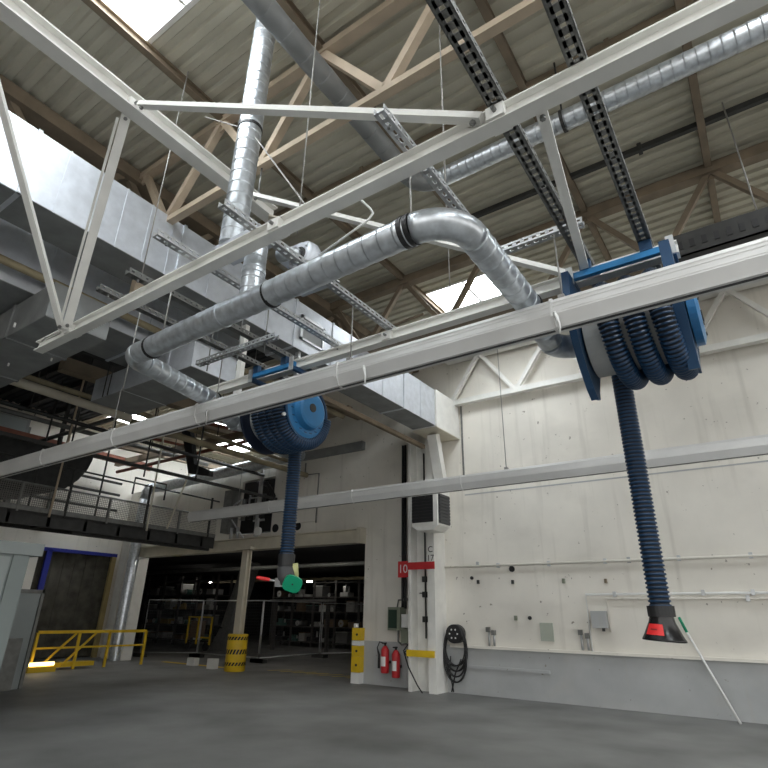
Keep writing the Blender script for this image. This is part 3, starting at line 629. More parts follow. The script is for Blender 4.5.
lv.box((-6.93, 11.285, 3.63), (-6.36, 11.30, 4.26)); part('front_grille', lv, BLACK, ht)
lv = MB(); lv.box((-6.25, 11.36, 3.60), (-6.235, 11.9, 4.3))
for k in range(9): z = 3.62+k*.075; lv.box((-6.235, 11.38, z), (-6.21, 11.88, z+.055))
part('side_grille', lv, GREYR, ht)
part('mounting_arm', MB().box((-6.9, 11.9, 3.7), (-6.75, 12.25, 3.8)), WHITE, ht)
t = thing('switch_box', 'grey green electrical switch box with dark window on the wall left of the column', 'box', (-7.95, 12.35, 1.15))
b = MB().box((-8.22, 12.2, 1.25), (-7.86, 12.48, 1.78)); part('case', b, OLIVE, t); part('window_pane', MB().box((-8.19, 12.185, 1.30), (-7.95, 12.2, 1.72)), DGREEN, t)
t = thing('meter_box', 'pale slotted meter box between the switch box and the column', 'box', (-7.66, 12.35, .95))
part('case', MB().box((-7.83, 12.22, 1.32), (-7.5, 12.48, 1.62)), WHITEP, t); part('lower_case', MB().box((-7.83, 12.2, .98), (-7.5, 12.48, 1.30)), OLIVE, t)
b = MB()
for k in range(5): b.tube([(-8.1+.13*k, 12.44, 1.75), (-8.05+.12*k, 12.42, 1.95+.03*k), (-7.8+.03*k, 12.42, 1.95)], .02, 6)
part('cables', b, SLOTD, t)
b = MB().tube([(-7.7, 12.4, 1.0), (-7.85, 12.35, .8), (-7.7, 12.33, .66), (-7.5, 12.36, .75), (-7.5, 12.2, .9), (-7.55, 11.9, .8), (-7.4, 11.86, .5), (-7.15, 11.84, .15), (-7.0, 11.8, .02)], .016, 6); single('loose_cable', b, BLACK, 'loose black cable looping from the switch box past the column foot', 'cable')
b = MB().tube([(-8.05, 12.42, 1.25), (-8.05, 12.42, 1.0), (-7.95, 12.42, .93), (-7.8, 12.42, .95)], .022, 6); single('bent_conduit', b, SLOTD, 'short grey conduit bent below the switch box', 'conduit')
def extinguisher(x, y, z, lab, hose_, cart):
    t = thing('fire_extinguisher', lab, 'fire extinguisher', (x, y, z)); r = .10
    part('cylinder', MB().tube([(x, y, z), (x, y, z+.02), (x, y, z+.5), (x, y, z+.57), (x, y, z+.60)], [r*.9, r, r, r*.6, .03], 20), RED, t)
    part('valve', MB().tube([(x, y, z+.59), (x, y, z+.66)], .025, 8).box((x-.02, y-.12, z+.64), (x+.02, y+.04, z+.67)), BLACK, t)
    if hose_: part('hose', MB().tube([(x, y, z+.64), (x-.14, y-.04, z+.68), (x-.20, y-.05, z+.55), (x-.14, y-.06, z+.4), (x-.14, y-.06, z+.1)], [.014, .014, .014, .03, .03], 8), BLACK, t)
    n = 10; b = MB(); vs = []
    for k in range(n+1):
        a = math.radians(230+80*k/n)
        for zz in (.15, .36): vs.append((x+(r+.003)*math.cos(a), y+(r+.003)*math.sin(a), z+zz))
    b.add(vs, [(2*k, 2*k+2, 2*k+3, 2*k+1) for k in range(n)]); part('paper_label', b, WHITEP, t, 'white printed label')
    part('wall_bracket', MB().box((x-.03, y+.06, z+.2), (x+.03, 12.48, z+.26)), DARK, t)
extinguisher(-8.32, 12.25, .3, 'red fire extinguisher with black hose, the left one on the grey dado', True, 0)
extinguisher(-8.0, 12.25, .22, 'red fire extinguisher without visible hose, the right one on the grey dado', False, 1)
# yellow marker post at the opening edge
t = thing('marker_post', 'yellow and white corner protector at the right edge of the opening', 'post protector', (-9.27, 12.35, 0))
for z0, z1, mm in ((0, .25, WHITEP), (.25, .62, YEL), (.62, .86, YEL), (.86, .98, WHITEP), (.98, 1.28, YEL)):
    part('panel', MB().box((-9.38, 12.28, z0+.004), (-9.12, 12.47, z1-.004)), mm, t)
b = MB()
for z in (.42, .74, 1.12): b.tube([(-9.22, 12.279, z), (-9.22, 12.262, z)], .03, 10)
part('fixing', b, DARK, t); part('end_cap', MB().box((-9.35, 12.3, 1.28), (-9.27, 12.4, 1.38)), WHITEP, t)
# cable coil
t = thing('cable_coil', 'coil of black cable hung on the white wall right of the column', 'cable coil', (-6.45, 12.38, .35))
for k in range(9):
    rx = .27+.012*math.sin(k*2.1); rz = .42+.055*(k % 4); pts = []
    for j in range(33):
        a = 2*math.pi*j/32; pts.append((-6.42+rx*math.cos(a)*(1-.15*math.sin(a)), 12.36-.012*k, 1.30+.10-rz+rz*math.sin(a)-.0*k))
    part('cable_loop', MB().tube(pts, .016, 6), BLACK, t)
part('hook', MB().tube([(-6.42, 12.48, 1.22), (-6.42, 12.25, 1.22)], .2, 20), BLACK, t)
b = MB()
for k in range(6): a = k*math.pi/3; b.tube([(-6.42+.1*math.cos(a), 12.249, 1.22+.1*math.sin(a)), (-6.42+.1*math.cos(a), 12.243, 1.22+.1*math.sin(a))], .02, 8)
part('hook_holes', b, WHITEP, t)
part('tail', MB().tube([(-6.57, 12.36, .75), (-6.59, 12.34, .4), (-6.5, 12.33, .03)], .016, 6).tube([(-6.3, 12.36, .7), (-6.45, 12.34, .4), (-6.55, 12.33, .03)], .016, 6), BLACK, t)
# conduits on white wall
def conduit(pts, r, m, lab, clips=()):
    t = thing('wall_conduit', lab, 'conduit', pts[0]); part('tube', MB().tube(pts, r, 8), m, t)
    for x, z in clips: part('pipe_clip', MB().box((x-.03, 12.42, z-.05), (x+.03, 12.5, z+.05)), SLOT, t)
conduit([(-6.7, 12.44, 2.70), (8, 12.44, 2.72)], .028, WALL, 'long white conduit along the white wall level with the red band', [(-5.3, 2.7), (-4.1, 2.7), (-2.9, 2.71), (-1.5, 2.72), (-.3, 2.72)])
conduit([(-3.38, 12.45, .98), (-3.38, 12.45, 2.06), (8, 12.45, 2.10)], .024, WHITEP, 'white conduit turning the corner above the small grey box', [(-2.8, 2.06), (-1.2, 2.08), (-.4, 2.08)])
conduit([(-2.98, 12.45, 1.35), (-2.98, 12.45, 1.98), (8, 12.45, 2.0)], .02, WALL, 'lower of the two stacked white conduits behind the black nozzle', [(-.5, 1.98)])
t = thing('junction_box', 'small pale grey junction box below the white conduit corner', 'box', (-3.14, 12.42, 1.42)); part('case', MB().box((-3.3, 12.34, 1.42), (-3.0, 12.49, 1.74)), WALLG, t); part('gland', MB().tube([(-3.1, 12.42, 1.36), (-3.1, 12.42, 1.42)], .03, 8), DARK, t)
for k, (px, py, s_, mm, lab) in enumerate(((512, 569, .05, BLACK, 'dark round hole cover under the long white conduit'), (478, 564, .035, WALLG, 'small grey knob sitting on the long white conduit'), (472, 578, .03, BLACK, 'small black wall hole nearest the column'), (478.5, 582, .03, DARK, 'small dark wall socket below the black hole'), (513, 582, .03, DARK, 'small dark wall socket below the round cover'), (564, 581, .035, OLIVE, 'olive wall socket left of the conduit corner'),
        (516, 618, .035, OLIVE, 'small olive wall plate above the dado'), (530, 618, .03, BLACK, 'small black wall hole right of the olive plate'), (606, 581, .03, BROWN, 'brown rust streak fitting above the conduit corner'), (629, 560, .04, WALLG, 'small grey bracket on the long conduit left of the hanging hose'))):
    c = aY(px, py, 12.49); b = MB()
    if mm is BLACK: b.tube([(c.x, 12.5, c.z), (c.x, 12.46, c.z)], s_*1.3, 12)
    else: b.box((c.x-s_*.8, 12.44, c.z-s_*1.4), (c.x+s_*.8, 12.5, c.z+s_*1.4))
    single('wall_fitting', b, mm, lab, 'fitting')
c = aY(547, 632, 12.49); b = MB().box((c.x-.14, 12.47, c.z-.18), (c.x+.14, 12.5, c.z+.18)); single('wall_plate', b, mat('grey_green_plate', (.42, .45, .38), .7), 'square grey green wall plate above the dado', 'plate')
def tap(x, z, lab):
    t = thing('pipe_tap', lab, 'tap', (x, 12.4, z)); b = MB()
    for e in (-.06, .06): b.tube([(x+e, 12.42, z), (x+e, 12.42, z+.3)], .025, 8)
    part('pipe_stub', b, SLOT, t); part('valve', MB().box((x-.1, 12.34, z+.28), (x-.03, 12.45, z+.38)), SLOTD, t); part('valve', MB().box((x+.03, 12.34, z+.22), (x+.1, 12.45, z+.32)), SLOTD, t)
tap(-5.55, 1.0, 'pair of grey pipe taps on the dado ledge right of the cable coil'); tap(-3.5, 1.0, 'pair of grey pipe taps beside the small junction box')
c = aY(677, 616, 12.45); t = thing('stick', 'pale stick with a green tip leaning on the wall behind the nozzle', 'stick', (c.x+.45, 12.3, 0)); part('shaft', MB().tube([(c.x+.72, 12.1, .01), (c.x+.12, 12.44, c.z-.28)], .02, 8), WHITEP, t); part('tip', MB().tube([(c.x+.12, 12.44, c.z-.28), (c.x+.03, 12.45, c.z-.02)], .025, 8), GREEN, t)
b = MB().box((-6.5, 12.44, .52), (-4.3, 12.5, .58)); single('dado_strip', b, WALLG, 'grey ledge strip on the dado right of the cable coil', 'strip')
# wall panel with conduit at left upper wall, holes
t = thing('wall_hatch', 'white hatch panel on the wall behind the left hanging hose', 'hatch', (-11.8, 12.45, 4.1)); part('panel', MB().box((-12.5, 12.46, 4.15), (-11.05, 12.5, 5.55)), WALL, t)
part('conduit', MB().tube([(-11.02, 12.45, 4.1), (-11.02, 12.45, 5.6), (-11.6, 12.45, 5.62), (-11.6, 12.45, 6.0)], .022, 6), SLOTD, t)
for k, (x, lab) in enumerate(((-12.73, 'dark round wall opening left of the left hanging hose'), (-12.3, 'dark round wall opening just behind the left hanging hose'), (-11.78, 'dark round wall opening right of the left hanging hose'))):
    single('wall_vent', MB().tube([(x, 12.5, 4.06), (x, 12.47, 4.06)], [.12, .13], 20), BLACK, lab, 'vent')
single('wall_ledge', MB().box((-12.9, 12.35, 6.1), (-9.3, 12.5, 6.35)), GALVB, 'grey ledge at the top of the wall right of the left hanging hose', 'ledge')
b = MB(); b.tube(*spiral_pts((-18.6, 12.1, 5.95), (-11.5, 12.1, 6.2), .19, .16, .006), 18)
single('spiral_duct', b, GALV, 'bright spiral duct along the wall behind the left hose reel', 'duct')

# cream post with yellow guard
t = thing('guarded_post', 'cream post under the lintel with a yellow striped impact guard at its foot', 'post', (-13.76, 12.4, 0))
part('post', MB().sweep([(-.12, -.1), (.12, -.1), (.12, -.06), (.03, -.06), (.03, .06), (.12, .06), (.12, .1), (-.12, .1), (-.12, .06), (-.03, .06), (-.03, -.06), (-.12, -.06)], (-13.76, 12.36, 0), (-13.76, 12.36, 3.42), V((0, 1, 0))), CREAM, t)
g = part('guard', MB().tube([(-13.76, 12.36, 0), (-13.76, 12.36, .02), (-13.76, 12.36, .98), (-13.76, 12.36, 1.0)], [.28, .3, .3, .28], 28), YEL, t, 'yellow plastic guard')
for z in (.84, .46, .16):
    b = MB()
    hh = .09 if z != .46 else .13
    for k in range(20):
        a0 = 2*math.pi*k/20; a1 = a0+.20; sh = -.17
        P_ = lambda a, zz: (-13.76+.308*math.cos(a), 12.36+.308*math.sin(a), zz)
        b.add([P_(a0+sh, z), P_(a1+sh, z), P_(a1, z+hh), P_(a0, z+hh)], [(0, 1, 2, 3)])
    subpart('hazard_stripe_band', b, BLACK, g)
part('post_bracket', MB().box((-14.1, 12.1, 3.42), (-13.35, 12.3, 3.5)), CREAM, t)
b = MB(); b.box((-14.95, 12.3, 0), (-14.65, 12.5, .28)); single('white_kerb_block', b, WHITEP, 'small white block on the floor left of the yellow guard', 'block')
# dark machinery in wall hole above the post
t = thing('hydraulic_unit', 'dark machinery with hoses set in the wall hole above the cream post', 'machine', (-13.7, 12.4, 3.95))
part('case', MB().box((-14.45, 12.55, 4.0), (-13.0, 12.75, 5.7)), BLACK, t); part('cheek', MB().box((-14.9, 12.1, 4.0), (-14.5, 12.45, 5.4)), SLOTD, t)
for k in range(4): part('cylinder', MB().tube([(-14.2+.3*k, 12.4, 4.4), (-14.2+.3*k, 12.4, 5.1+.1*(k % 2))], .08, 10), DARK if k % 2 else SLOTD, t)
part('bracket', MB().box((-13.9, 12.3, 4.5), (-13.86, 12.34, 5.1)).box((-13.9, 12.3, 5.06), (-13.3, 12.34, 5.1)).box((-13.6, 12.3, 4.3), (-13.1, 12.34, 4.36)), SLOT, t)
for k in range(3):
    pts = [(-13.6, 12.3, 5.6), (-13.0+.1*k, 12.2, 5.5-.1*k), (-12.7+.08*k, 12.15, 5.0), (-12.8, 12.15, 4.6), (-13.3, 12.2, 4.45-.05*k)]; part('hydraulic_hose', MB().tube(pts, .035, 8), BLACK, t)
t = thing('pipe_fitting', 'cluster of small taps and bent tube on the lintel above the cream post', 'fitting', (-14.1, 12.2, 3.8))
part('bent_tube', MB().tube([(-13.9, 12.25, 3.8), (-14.6, 12.2, 4.5), (-14.5, 12.2, 4.9), (-14.1, 12.2, 5.05)], .025, 8), SLOT, t)
for x in (-14.45, -14.15): part('valve', MB().tube([(x, 12.2, 3.8), (x, 12.2, 4.15)], .05, 8), SLOT, t)
part('gauge', MB().tube([(-13.15, 12.2, 3.95), (-13.15, 12.1, 3.95)], .13, 14), WHITEP, t)

# ------------------------------------------------------------------ left side: catwalk
CX = -15.0
t = thing('catwalk', 'dark steel catwalk with mesh railing hung at the left', 'catwalk', (CX, 6, 3.45))
b = MB(); b.box((CX-.9, -2, 3.78), (CX, 12.0, 3.84)); b.box((CX-.06, -2, 3.5), (CX, 12.0, 3.8)); b.box((CX-.9, -2, 3.5), (CX-.84, 12, 3.8))
for k in range(15): y = -1.8+k*.95; b.box((CX-.9, y-.04, 3.52), (CX, y+.04, 3.76)); 
b.box((CX-.6, -2, 3.6), (CX-.5, 12, 3.7)); b.box((CX-.3, 7.5, 3.44), (CX-.2, 12, 3.54)); part('deck', b, DARK, t)
part('toe_board', MB().box((CX, -2, 3.84), (CX+.012, 12.0, 3.95)), SLOTD, t)
part('hand_rail', MB().tube([(CX, -2, 5.16), (CX, 12, 5.02)], .025, 8), DARK, t)
part('mid_rail', MB().tube([(CX, -2, 4.5), (CX, 12, 4.5)], .025, 8), SLOTD, t)
part('mesh_panel', MB().box((CX-.002, -2, 3.94), (CX+.002, 12, 4.5)), MESH, t)
for k in range(9):
    y = 2.5+k*1.15; part('railing_post', MB().box((CX-.025, y-.025, 3.8), (CX+.025, y+.025, 4.52 if k % 2 else 5.1)), SLOTD if k % 2 else DARK, t)
for px, pz, mm, lab in ((80, 7.9, BEIGE, 'pale hanger rod of the catwalk, the one left of the pipe bend'), (163, 7.2, CREAM, 'pale hanger rod holding the catwalk right part'), (186, 7.4, CREAM, 'slanting pale rod beside the catwalk hanger')):
    q = aX(px, 440 if px > 100 else 395, CX+.05)
    if px == 186: b = MB().tube([(q.x, q.y-.15, 3.9), (q.x, q.y+.5, 6.4)], .03, 8)
    else: b = MB().tube([(q.x, q.y, 3.75), (q.x, q.y, pz)], .028, 8)
    single('hanger_rod', b, mm, lab, 'rod')
for px, lab in ((38, 'dark upright pipe over the catwalk near the left edge'), (105, 'dark upright pipe over the catwalk left of the pale hanger'), (60, 'dark thin upright in the clutter at the left')):
    q = aX(px, 470, CX-.3); single('dark_upright', MB().tube([(q.x, q.y, 3.8), (q.x, q.y, 7.2)], .025, 8), DARK, lab, 'pipe')
b = MB().tube([(-15.6, 9.2, 4.85), (-15.6, 9.2, 5.35), (-15.6, 10.3, 5.35), (-15.6, 10.3, 4.85)], .03, 8); single('loop_rail', b, DARK, 'small dark loop rail at the right end of the catwalk', 'rail')
# dark round tank behind the catwalk
b = MB(); prof = [(5.0, 0), (6.3, 0)]
poly = [(2.0, 6.05), (8.3, 6.05), (8.28, 5.8), (8.2, 5.5), (8.0, 5.15), (7.7, 4.85), (7.3, 4.66), (6.8, 4.55), (2.0, 4.5)]
b.prism(poly, 0, -18.6, -16.6)
for y in (3.0, 7.6): b.box((-17.65, y, 6.0), (-17.55, y+.1, 8.33))
single('dark_hopper', b, DARK, 'large dark rounded metal hopper behind the catwalk at the left', 'hopper')
# pipes and beams in upper left
b = MB().tube([(-11.2, -1, 5.66), (-11.2, 6.2, 5.55)], .09, 12); single('pale_pipe', b, CREAM, 'thick pale pipe left of the catwalk hanger at the left edge', 'pipe')
b = MB().tube([(-11.3, 6.3, 5.52), (-11.3, 12.2, 5.52)], .08, 12); single('dark_pipe', b, BROWNP, 'brown pipe carrying on behind the thick pale pipe', 'pipe')
b = MB().bar((-12.6, -1, 4.93), (-12.6, 12.3, 4.93), .06, .08); single('dark_beam', b, DARK, 'dark beam running beneath the thick pale pipe', 'beam')
b = MB().bar((-19.9, 2, 6.95), (-19.9, 12.3, 6.9), .16, .26); single('rust_red_beam', b, RUST, 'rust red beam high on the left wall', 'beam')
b = MB().bar((-8.5, 5.3, 5.48), (-8.5, 7.2, 5.48), .14, .11); single('pale_beam', b, CREAM, 'short pale beam end left of the left reel under the grey duct', 'beam')
for k, (y, z, lab) in enumerate(((9.6, 6.9, 'brown cross beam in the roof space, nearest one behind the left reel'), (11.2, 6.9, 'brown cross beam in the roof space, farther one behind the left reel'))):
    b = MB().bar((-20.5, y, z), (-8.9, y, z), .18, .2); single('cross_beam', b, BROWN, lab, 'beam')
for k in range(5):
    x = -19+2.3*k; b = MB().bar((x, 9.5, 7.15), (x+.6, 16, 7.2), .2, .16); single('roof_joist', b, [BROWN, BEIGE][k % 2], ['dark joist under the far skylights, first from the left', 'tan joist under the far skylights, second from the left', 'dark joist under the far skylights, third from the left', 'tan joist under the far skylights, fourth from the left', 'dark joist under the far skylights, fifth from the left'][k], 'joist')
b = MB(); q = aY(183, 445, 9.6); b.prism([(q.x-.15, 6.79), (q.x+.25, 6.79), (q.x+.75, q.z-.7), (q.x+1.5, q.z-1.0), (q.x+1.5, q.z-1.15), (q.x+.55, q.z-.95)], 1, 9.55, 9.7); single('dark_bracket', b, DARK, 'dark bent bracket arm left of the left hose reel', 'bracket')
for k in range(7):
    x = -12.4-.75*k; b = MB().bar((x, 9.3, 7.05), (x+.5, 11.6, 7.05), .07, .1)
    single('loose_strut', b, [BROWN, DARK, RUST, BROWNP][k % 4], 'thin strut in the tangle of steel left of the left reel', 'strut', 'tangled struts left of the left reel')
b = MB().bar((-14.0, 3.5, 7.85), (-13.2, 8.5, 7.85), 1.6, .5); single('shade_block', b, BLACK, 'black block standing in for the deep shade above the catwalk', 'duct')  # added black block that paints the dark void under the roof
b = MB().bar((-10.4, 4.2, 5.9), (-10.0, 10, 5.9), .25, .25); single('shadowed_beam', b, BROWN, 'dim brown beam in the shadow behind the grey duct', 'beam')
b = MB().box((-19.6, 3, 5.6), (-9.2, 8.6, 5.68)) ; b = MB(); b.bar((-9.4, 4.8, 6.6), (-8.9, 7.5, 5.6), .06, .06); single('thin_strut', b, BEIGE, 'thin tan strut slanting in the shadow left of the pipe bend', 'strut')
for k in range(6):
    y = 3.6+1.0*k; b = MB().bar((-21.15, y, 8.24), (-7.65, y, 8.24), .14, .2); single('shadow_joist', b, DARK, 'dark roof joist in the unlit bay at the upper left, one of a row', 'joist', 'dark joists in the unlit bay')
# lamp-like white dots: cable clips
for k, (px, py) in enumerate(((51, 361), (8, 366), (14, 327))):
    c = aZ(px, py, 4.95); single('hanger_clip', MB().tube([c, c+V((0, 0, .06))], .014, 8), WHITEP, ['small white clip on the wide dark duct, rightmost', 'small white clip on the wide dark duct, lowest', 'small white clip on the wide dark duct, uppermost'][k], 'clip')

# vertical pipe in the left corner
t = thing('corner_pipe', 'upright galvanised pipe in the corner left of the big opening', 'pipe', (-20.2, 12.1, 0))
part('pipe', MB().tube(*spiral_pts((PXC, 12.0, 0), (PXC, 12.0, 5.6), .18, .5, .008), 16), GALV, t); part('elbow', MB().tube([(PXC, 12.0, 5.55), (PXC+.05, 12.0, 5.8), (PXC+.3, 12.05, 5.98), (-19.5, 12.1, 5.98), (-18.5, 12.1, 5.96)], .185, 16), GALV, t)
# grey machine cabinet
t = thing('machine_cabinet', 'tall grey machine cabinet at the lower left edge', 'cabinet', (-9.9, 2.5, 0))
part('body', MB().box((-10.8, 1.4, 0), (-9.52, 4.12, 2.36)), CABG, t); part('top_cap', MB().box((-10.85, 1.35, 2.36), (-9.47, 4.3, 2.54)), CABL, t)
part('corner_panel', MB().box((-9.52, 3.9, 0), (-9.49, 4.13, 2.35)), CABG, t); part('door', MB().box((-9.52, 2.2, .05), (-9.5, 3.87, 2.32)), CABL, t)
t = thing('low_cabinet', 'pale framed cabinet tucked behind the tall grey machine cabinet', 'cabinet', (-13.8, 6, 0))
c0 = aX(45, 590, -14); part('body', MB().box((-14.8, 4.6, 0), (-14.02, c0.y, c0.z-.05)), CABL, t); part('frame', MB().box((-14.02, c0.y-.06, 0), (-13.97, c0.y, c0.z)).box((-14.02, 4.6, c0.z-.08), (-13.97, c0.y, c0.z)), SLOTD, t); part('base', MB().box((-14.0, 4.6, 0), (-13.9, c0.y-.25, 1.0)), SLOTD, t)
# yellow railing
t = thing('yellow_railing', 'yellow safety railing with braces on the floor at the left', 'railing', (-17.5, 10, 0))
yr0, yr1 = 8.35, 11.75
part('top_rail', MB().box((-17.53, yr0, .95), (-17.47, yr1, 1.03)), YEL, t); part('mid_rail', MB().box((-17.52, yr0, .55), (-17.48, yr1, .6)), YEL, t)
for y in (yr0, 9.55, 10.5, yr1): part('post', MB().box((-17.53, y-.035, 0), (-17.47, y+.035, .98)), YEL, t)
for y in (8.6, 9.2): part('brace', MB().bar((-17.5, y, .12), (-17.5, y+.85, .95), .05, .05), YEL, t)
part('box_beam', MB().box((-17.9, yr0+.3, .06), (-17.55, 10.2, .18)), YEL, t)
t = thing('floor_lamp_tube', 'glowing warm tube lamp at the foot of the yellow railing', 'lamp', (-17.2, 8.5, .1)); c0 = aX(30, 663, -17.2); c1 = aX(54, 662, -17.2)
part('tube', MB().tube([(-17.2, c0.y, .2), (-17.2, c1.y, .2)], .05, 10), LAMPW, t); part('holder', MB().box((-17.28, c0.y-.05, .0), (-17.12, c1.y+.05, .14)), YEL, t)
# floor markings
b = MB(); q = [aZ(175, 670, .004), aZ(222, 663, .004)]
single('yellow_floor_line', MB().bar((-17.9, 12.9, .004), (-14.6, 12.9, .004), .22, .006), YEL, 'yellow line on the floor left of the yellow guard', 'floor line')
for k in range(7): 
    x = -13.3+.5*k; single('floor_stripe', MB().add([(x, 13.2, .004), (x+.14, 13.2, .004), (x+.54, 13.8, .004), (x+.4, 13.8, .004)], [(0, 1, 2, 3)]), YEL, 'slanted yellow hazard stripe on the floor between guard and marker post, one of a row', 'floor stripe', 'hazard stripes on the floor')
single('white_floor_block', MB().box((-16.3, 12.6, 0), (-15.95, 12.8, .22)), WHITEP, 'small white block on the yellow floor line', 'block')

# ------------------------------------------------------------------ next hall contents
def fence(p0, p1, lab, h=2.0):
    p0 = V(p0); p1 = V(p1); t = thing('site_fence', lab, 'fence', (p0+p1)/2); z = V((0, 0, 1))
    part('frame', MB().tube([p0+z*.15, p0+z*h, p1+z*h, p1+z*.15, p0+z*.15], .022, 8), SLOT, t)
    mp = MB(); mp.add([p0+z*.15, p1+z*.15, p1+z*h, p0+z*h], [(0, 1, 2, 3)]); part('mesh_panel', mp, MESHF, t)
    for q in (p0, p1): part('foot', MB().box((q.x-.3, q.y-.1, 0), (q.x+.3, q.y+.1, .12)), DARK, t)
fence((-20.4, 13.6, 0), (-18.9, 15.0, 0), 'wire fence panel furthest left in the opening')
fence((-18.85, 15.0, 0), (-15.45, 14.9, 0), 'wire fence panel behind the cream post')
fence((-15.4, 14.9, 0), (-15.6, 18.3, 0), 'wire fence panel right of the cream post')
fence((-15.6, 18.4, 0), (-14.6, 20.6, 0), 'wire fence panel furthest right in the opening')
RACKM = mat('dim_rack_steel', (.09, .085, .08), .6, .3)
ITEMS = [mat('item_grey', (.26, .26, .25), .5, .4), mat('item_steel', (.60, .60, .58), .35, .5), mat('item_brown', (.16, .11, .07), .7), mat('item_dark', (.03, .03, .032), .6), mat('item_teal', (.07, .16, .14), .5), mat('item_ochre', (.32, .23, .07), .6)]
rk = 0
colr = ['grey', 'bright steel', 'brown', 'black', 'teal', 'ochre']
def rack(x0, x1, y, n, lab, levels=5, zt=3.4):
    t = thing('storage_rack', lab, 'rack', ((x0+x1)/2, y, 0)); d_ = .9
    xs = [x0+(x1-x0)*k/n for k in range(n+1)]
    for x in xs:
        for yy in (y, y+d_): part('upright', MB().box((x-.05, yy-.05, 0), (x+.05, yy+.05, zt)), RACKM, t)
    zs = [.25+(zt-.5)*k/(levels-1) for k in range(levels)]
    for z in zs: part('shelf', MB().box((x0, y-.06, z-.05), (x1, y+d_+.06, z)), RACKM, t)
    return xs, zs, d_
racks = [(-30.0, -24.0, 19.8, 4, 'long dark storage rack at the back left of the dim hall'), (-23.6, -17.6, 23.5, 4, 'dark storage rack at the back middle of the dim hall behind the cream post'), (-17.2, -9.6, 25.0, 5, 'dark storage rack at the back right of the dim hall')]
words = [['first', 'second', 'third', 'fourth', 'fifth', 'sixth', 'seventh', 'eighth', 'ninth', 'tenth'], ['lowest', 'second', 'third', 'fourth', 'highest']]
for ri, r_ in enumerate(racks):
    xs, zs, d_ = rack(*r_); nm = ['back left rack', 'back middle rack', 'back right rack'][ri]
    for li, z in enumerate(zs[:-1] if zs[-1] > 3.0 else zs):
        x = xs[0]+.15; k = 0
        while x < xs[-1]-.6 and k < 10:
            w = random.uniform(.3, .75); h = random.uniform(.2, .55); ci = random.choice([0, 1, 2, 3, 3, 4, 5, 0, 1]); kind = random.random()
            pos = '%s from the left, %s shelf, %s' % (words[0][k], words[1][li], nm)
            if kind < .45:
                t = thing('crate', colr[ci]+' crate, '+pos, 'crate', (x+w/2, r_[2]+.4, z), 'crates on the dim hall racks'); part('box_body', MB().box((x, r_[2]+.08, z+.002), (x+w, r_[2]+.75, z+h)), ITEMS[ci], t); part('lid', MB().box((x-.02, r_[2]+.06, z+h), (x+w+.02, r_[2]+.77, z+h+.04)), ITEMS[(ci+1) % 6], t)
            elif kind < .75:
                rr = h/3; t = thing('steel_drum', colr[ci]+' round drum, '+pos, 'drum', (x+w/2, r_[2]+.4, z), 'drums on the dim hall racks'); part('drum_body', MB().tube([(x+rr, r_[2]+.1, z+rr+.002), (x+rr, r_[2]+.8, z+rr+.002)], rr, 14), ITEMS[ci], t); part('drum_end', MB().ring((x+rr, r_[2], z+rr), 1, rr*.3, rr*.95, r_[2]+.08, r_[2]+.1, 14), ITEMS[1], t)
            else:
                t = thing('machine_part', colr[ci]+' machine part, '+pos, 'machine part', (x+w/2, r_[2]+.4, z), 'machine parts on the dim hall racks'); part('block', MB().box((x, r_[2]+.1, z+.002), (x+w, r_[2]+.6, z+h*.4)).box((x+w*.3, r_[2]+.15, z+h*.4), (x+w*.6, r_[2]+.5, z+h)), ITEMS[ci], t); part('shaft', MB().tube([(x+w*.8, r_[2]+.3, z+h*.4), (x+w*.8, r_[2]+.3, z+h*.9)], .05, 10), ITEMS[1], t)
            x += w+random.uniform(.08, .4); k += 1
# overhead pipework, small lamps and added unseen lamps in the dim hall
for k, (z, y, mm, lab) in enumerate(((3.3, 16.5, SLOTD, 'grey overhead pipe nearest the lintel in the dim hall'), (3.55, 19.0, ITEMS[1], 'bright overhead pipe further back in the dim hall'), (3.2, 22.0, BROWNP, 'brown overhead pipe deep in the dim hall'))):
    single('overhead_pipe', MB().tube([(-32, y, z), (-9.2, y, z)], .08, 10), mm, lab, 'pipe')
for k, (x, lab) in enumerate(((-17.5, 'left added unseen tube lamp under the dim hall ceiling right behind the lintel'), (-13.0, 'right added unseen tube lamp under the dim hall ceiling right behind the lintel'))):
    t = thing('tube_lamp', lab, 'lamp', (x, 14, 3.7)); part('tube', MB().tube([(x-.6, 14, 3.71), (x+.6, 14, 3.71)], .03, 8), LAMP, t); part('housing', MB().box((x-.65, 13.94, 3.74), (x+.65, 14.06, 3.8)), WHITEP, t)  # added lamps hidden by the lintel, brightening the hall floor
for k, (x, y, lab) in enumerate(((-26, 21, 'leftmost small tube lamp in the dim hall'), (-20, 22.4, 'middle small tube lamp in the dim hall'), (-14.5, 24, 'rightmost small tube lamp in the dim hall'))):
    t = thing('tube_lamp', lab, 'lamp', (x, y, 3.1)); part('tube', MB().tube([(x-.17, y, 3.12), (x+.17, y, 3.12)], .03, 8), LAMP, t); part('housing', MB().box((x-.2, y-.06, 3.16), (x+.2, y+.06, 3.22)), WHITEP, t); part('rod', MB().tube([(x, y, 3.22), (x, y, 3.8)], .01, 6), DARK, t)
t = thing('flared_column', 'dim grey column with a flared foot behind the fence left of the cream post', 'column', (-21.5, 19, 0))
part('shaft', MB().bar((-21.2, 18.5, .9), (-20.2, 18.5, 3.8), .7, .5), SLOTD, t); part('foot', MB().prism([(-22.1, 0), (-20.9, 0), (-20.85, .9), (-21.55, .9)], 1, 18.2, 18.8), SLOTD, t)
t = thing('yellow_cart', 'small cart with yellow frame behind the leftmost fence', 'cart', (-22.0, 17.5, 0))
for x in (-22.9, -22.2, -21.3): part('frame_post', MB().box((x-.03, 17.47, .25), (x+.03, 17.53, 1.4)), YEL, t)
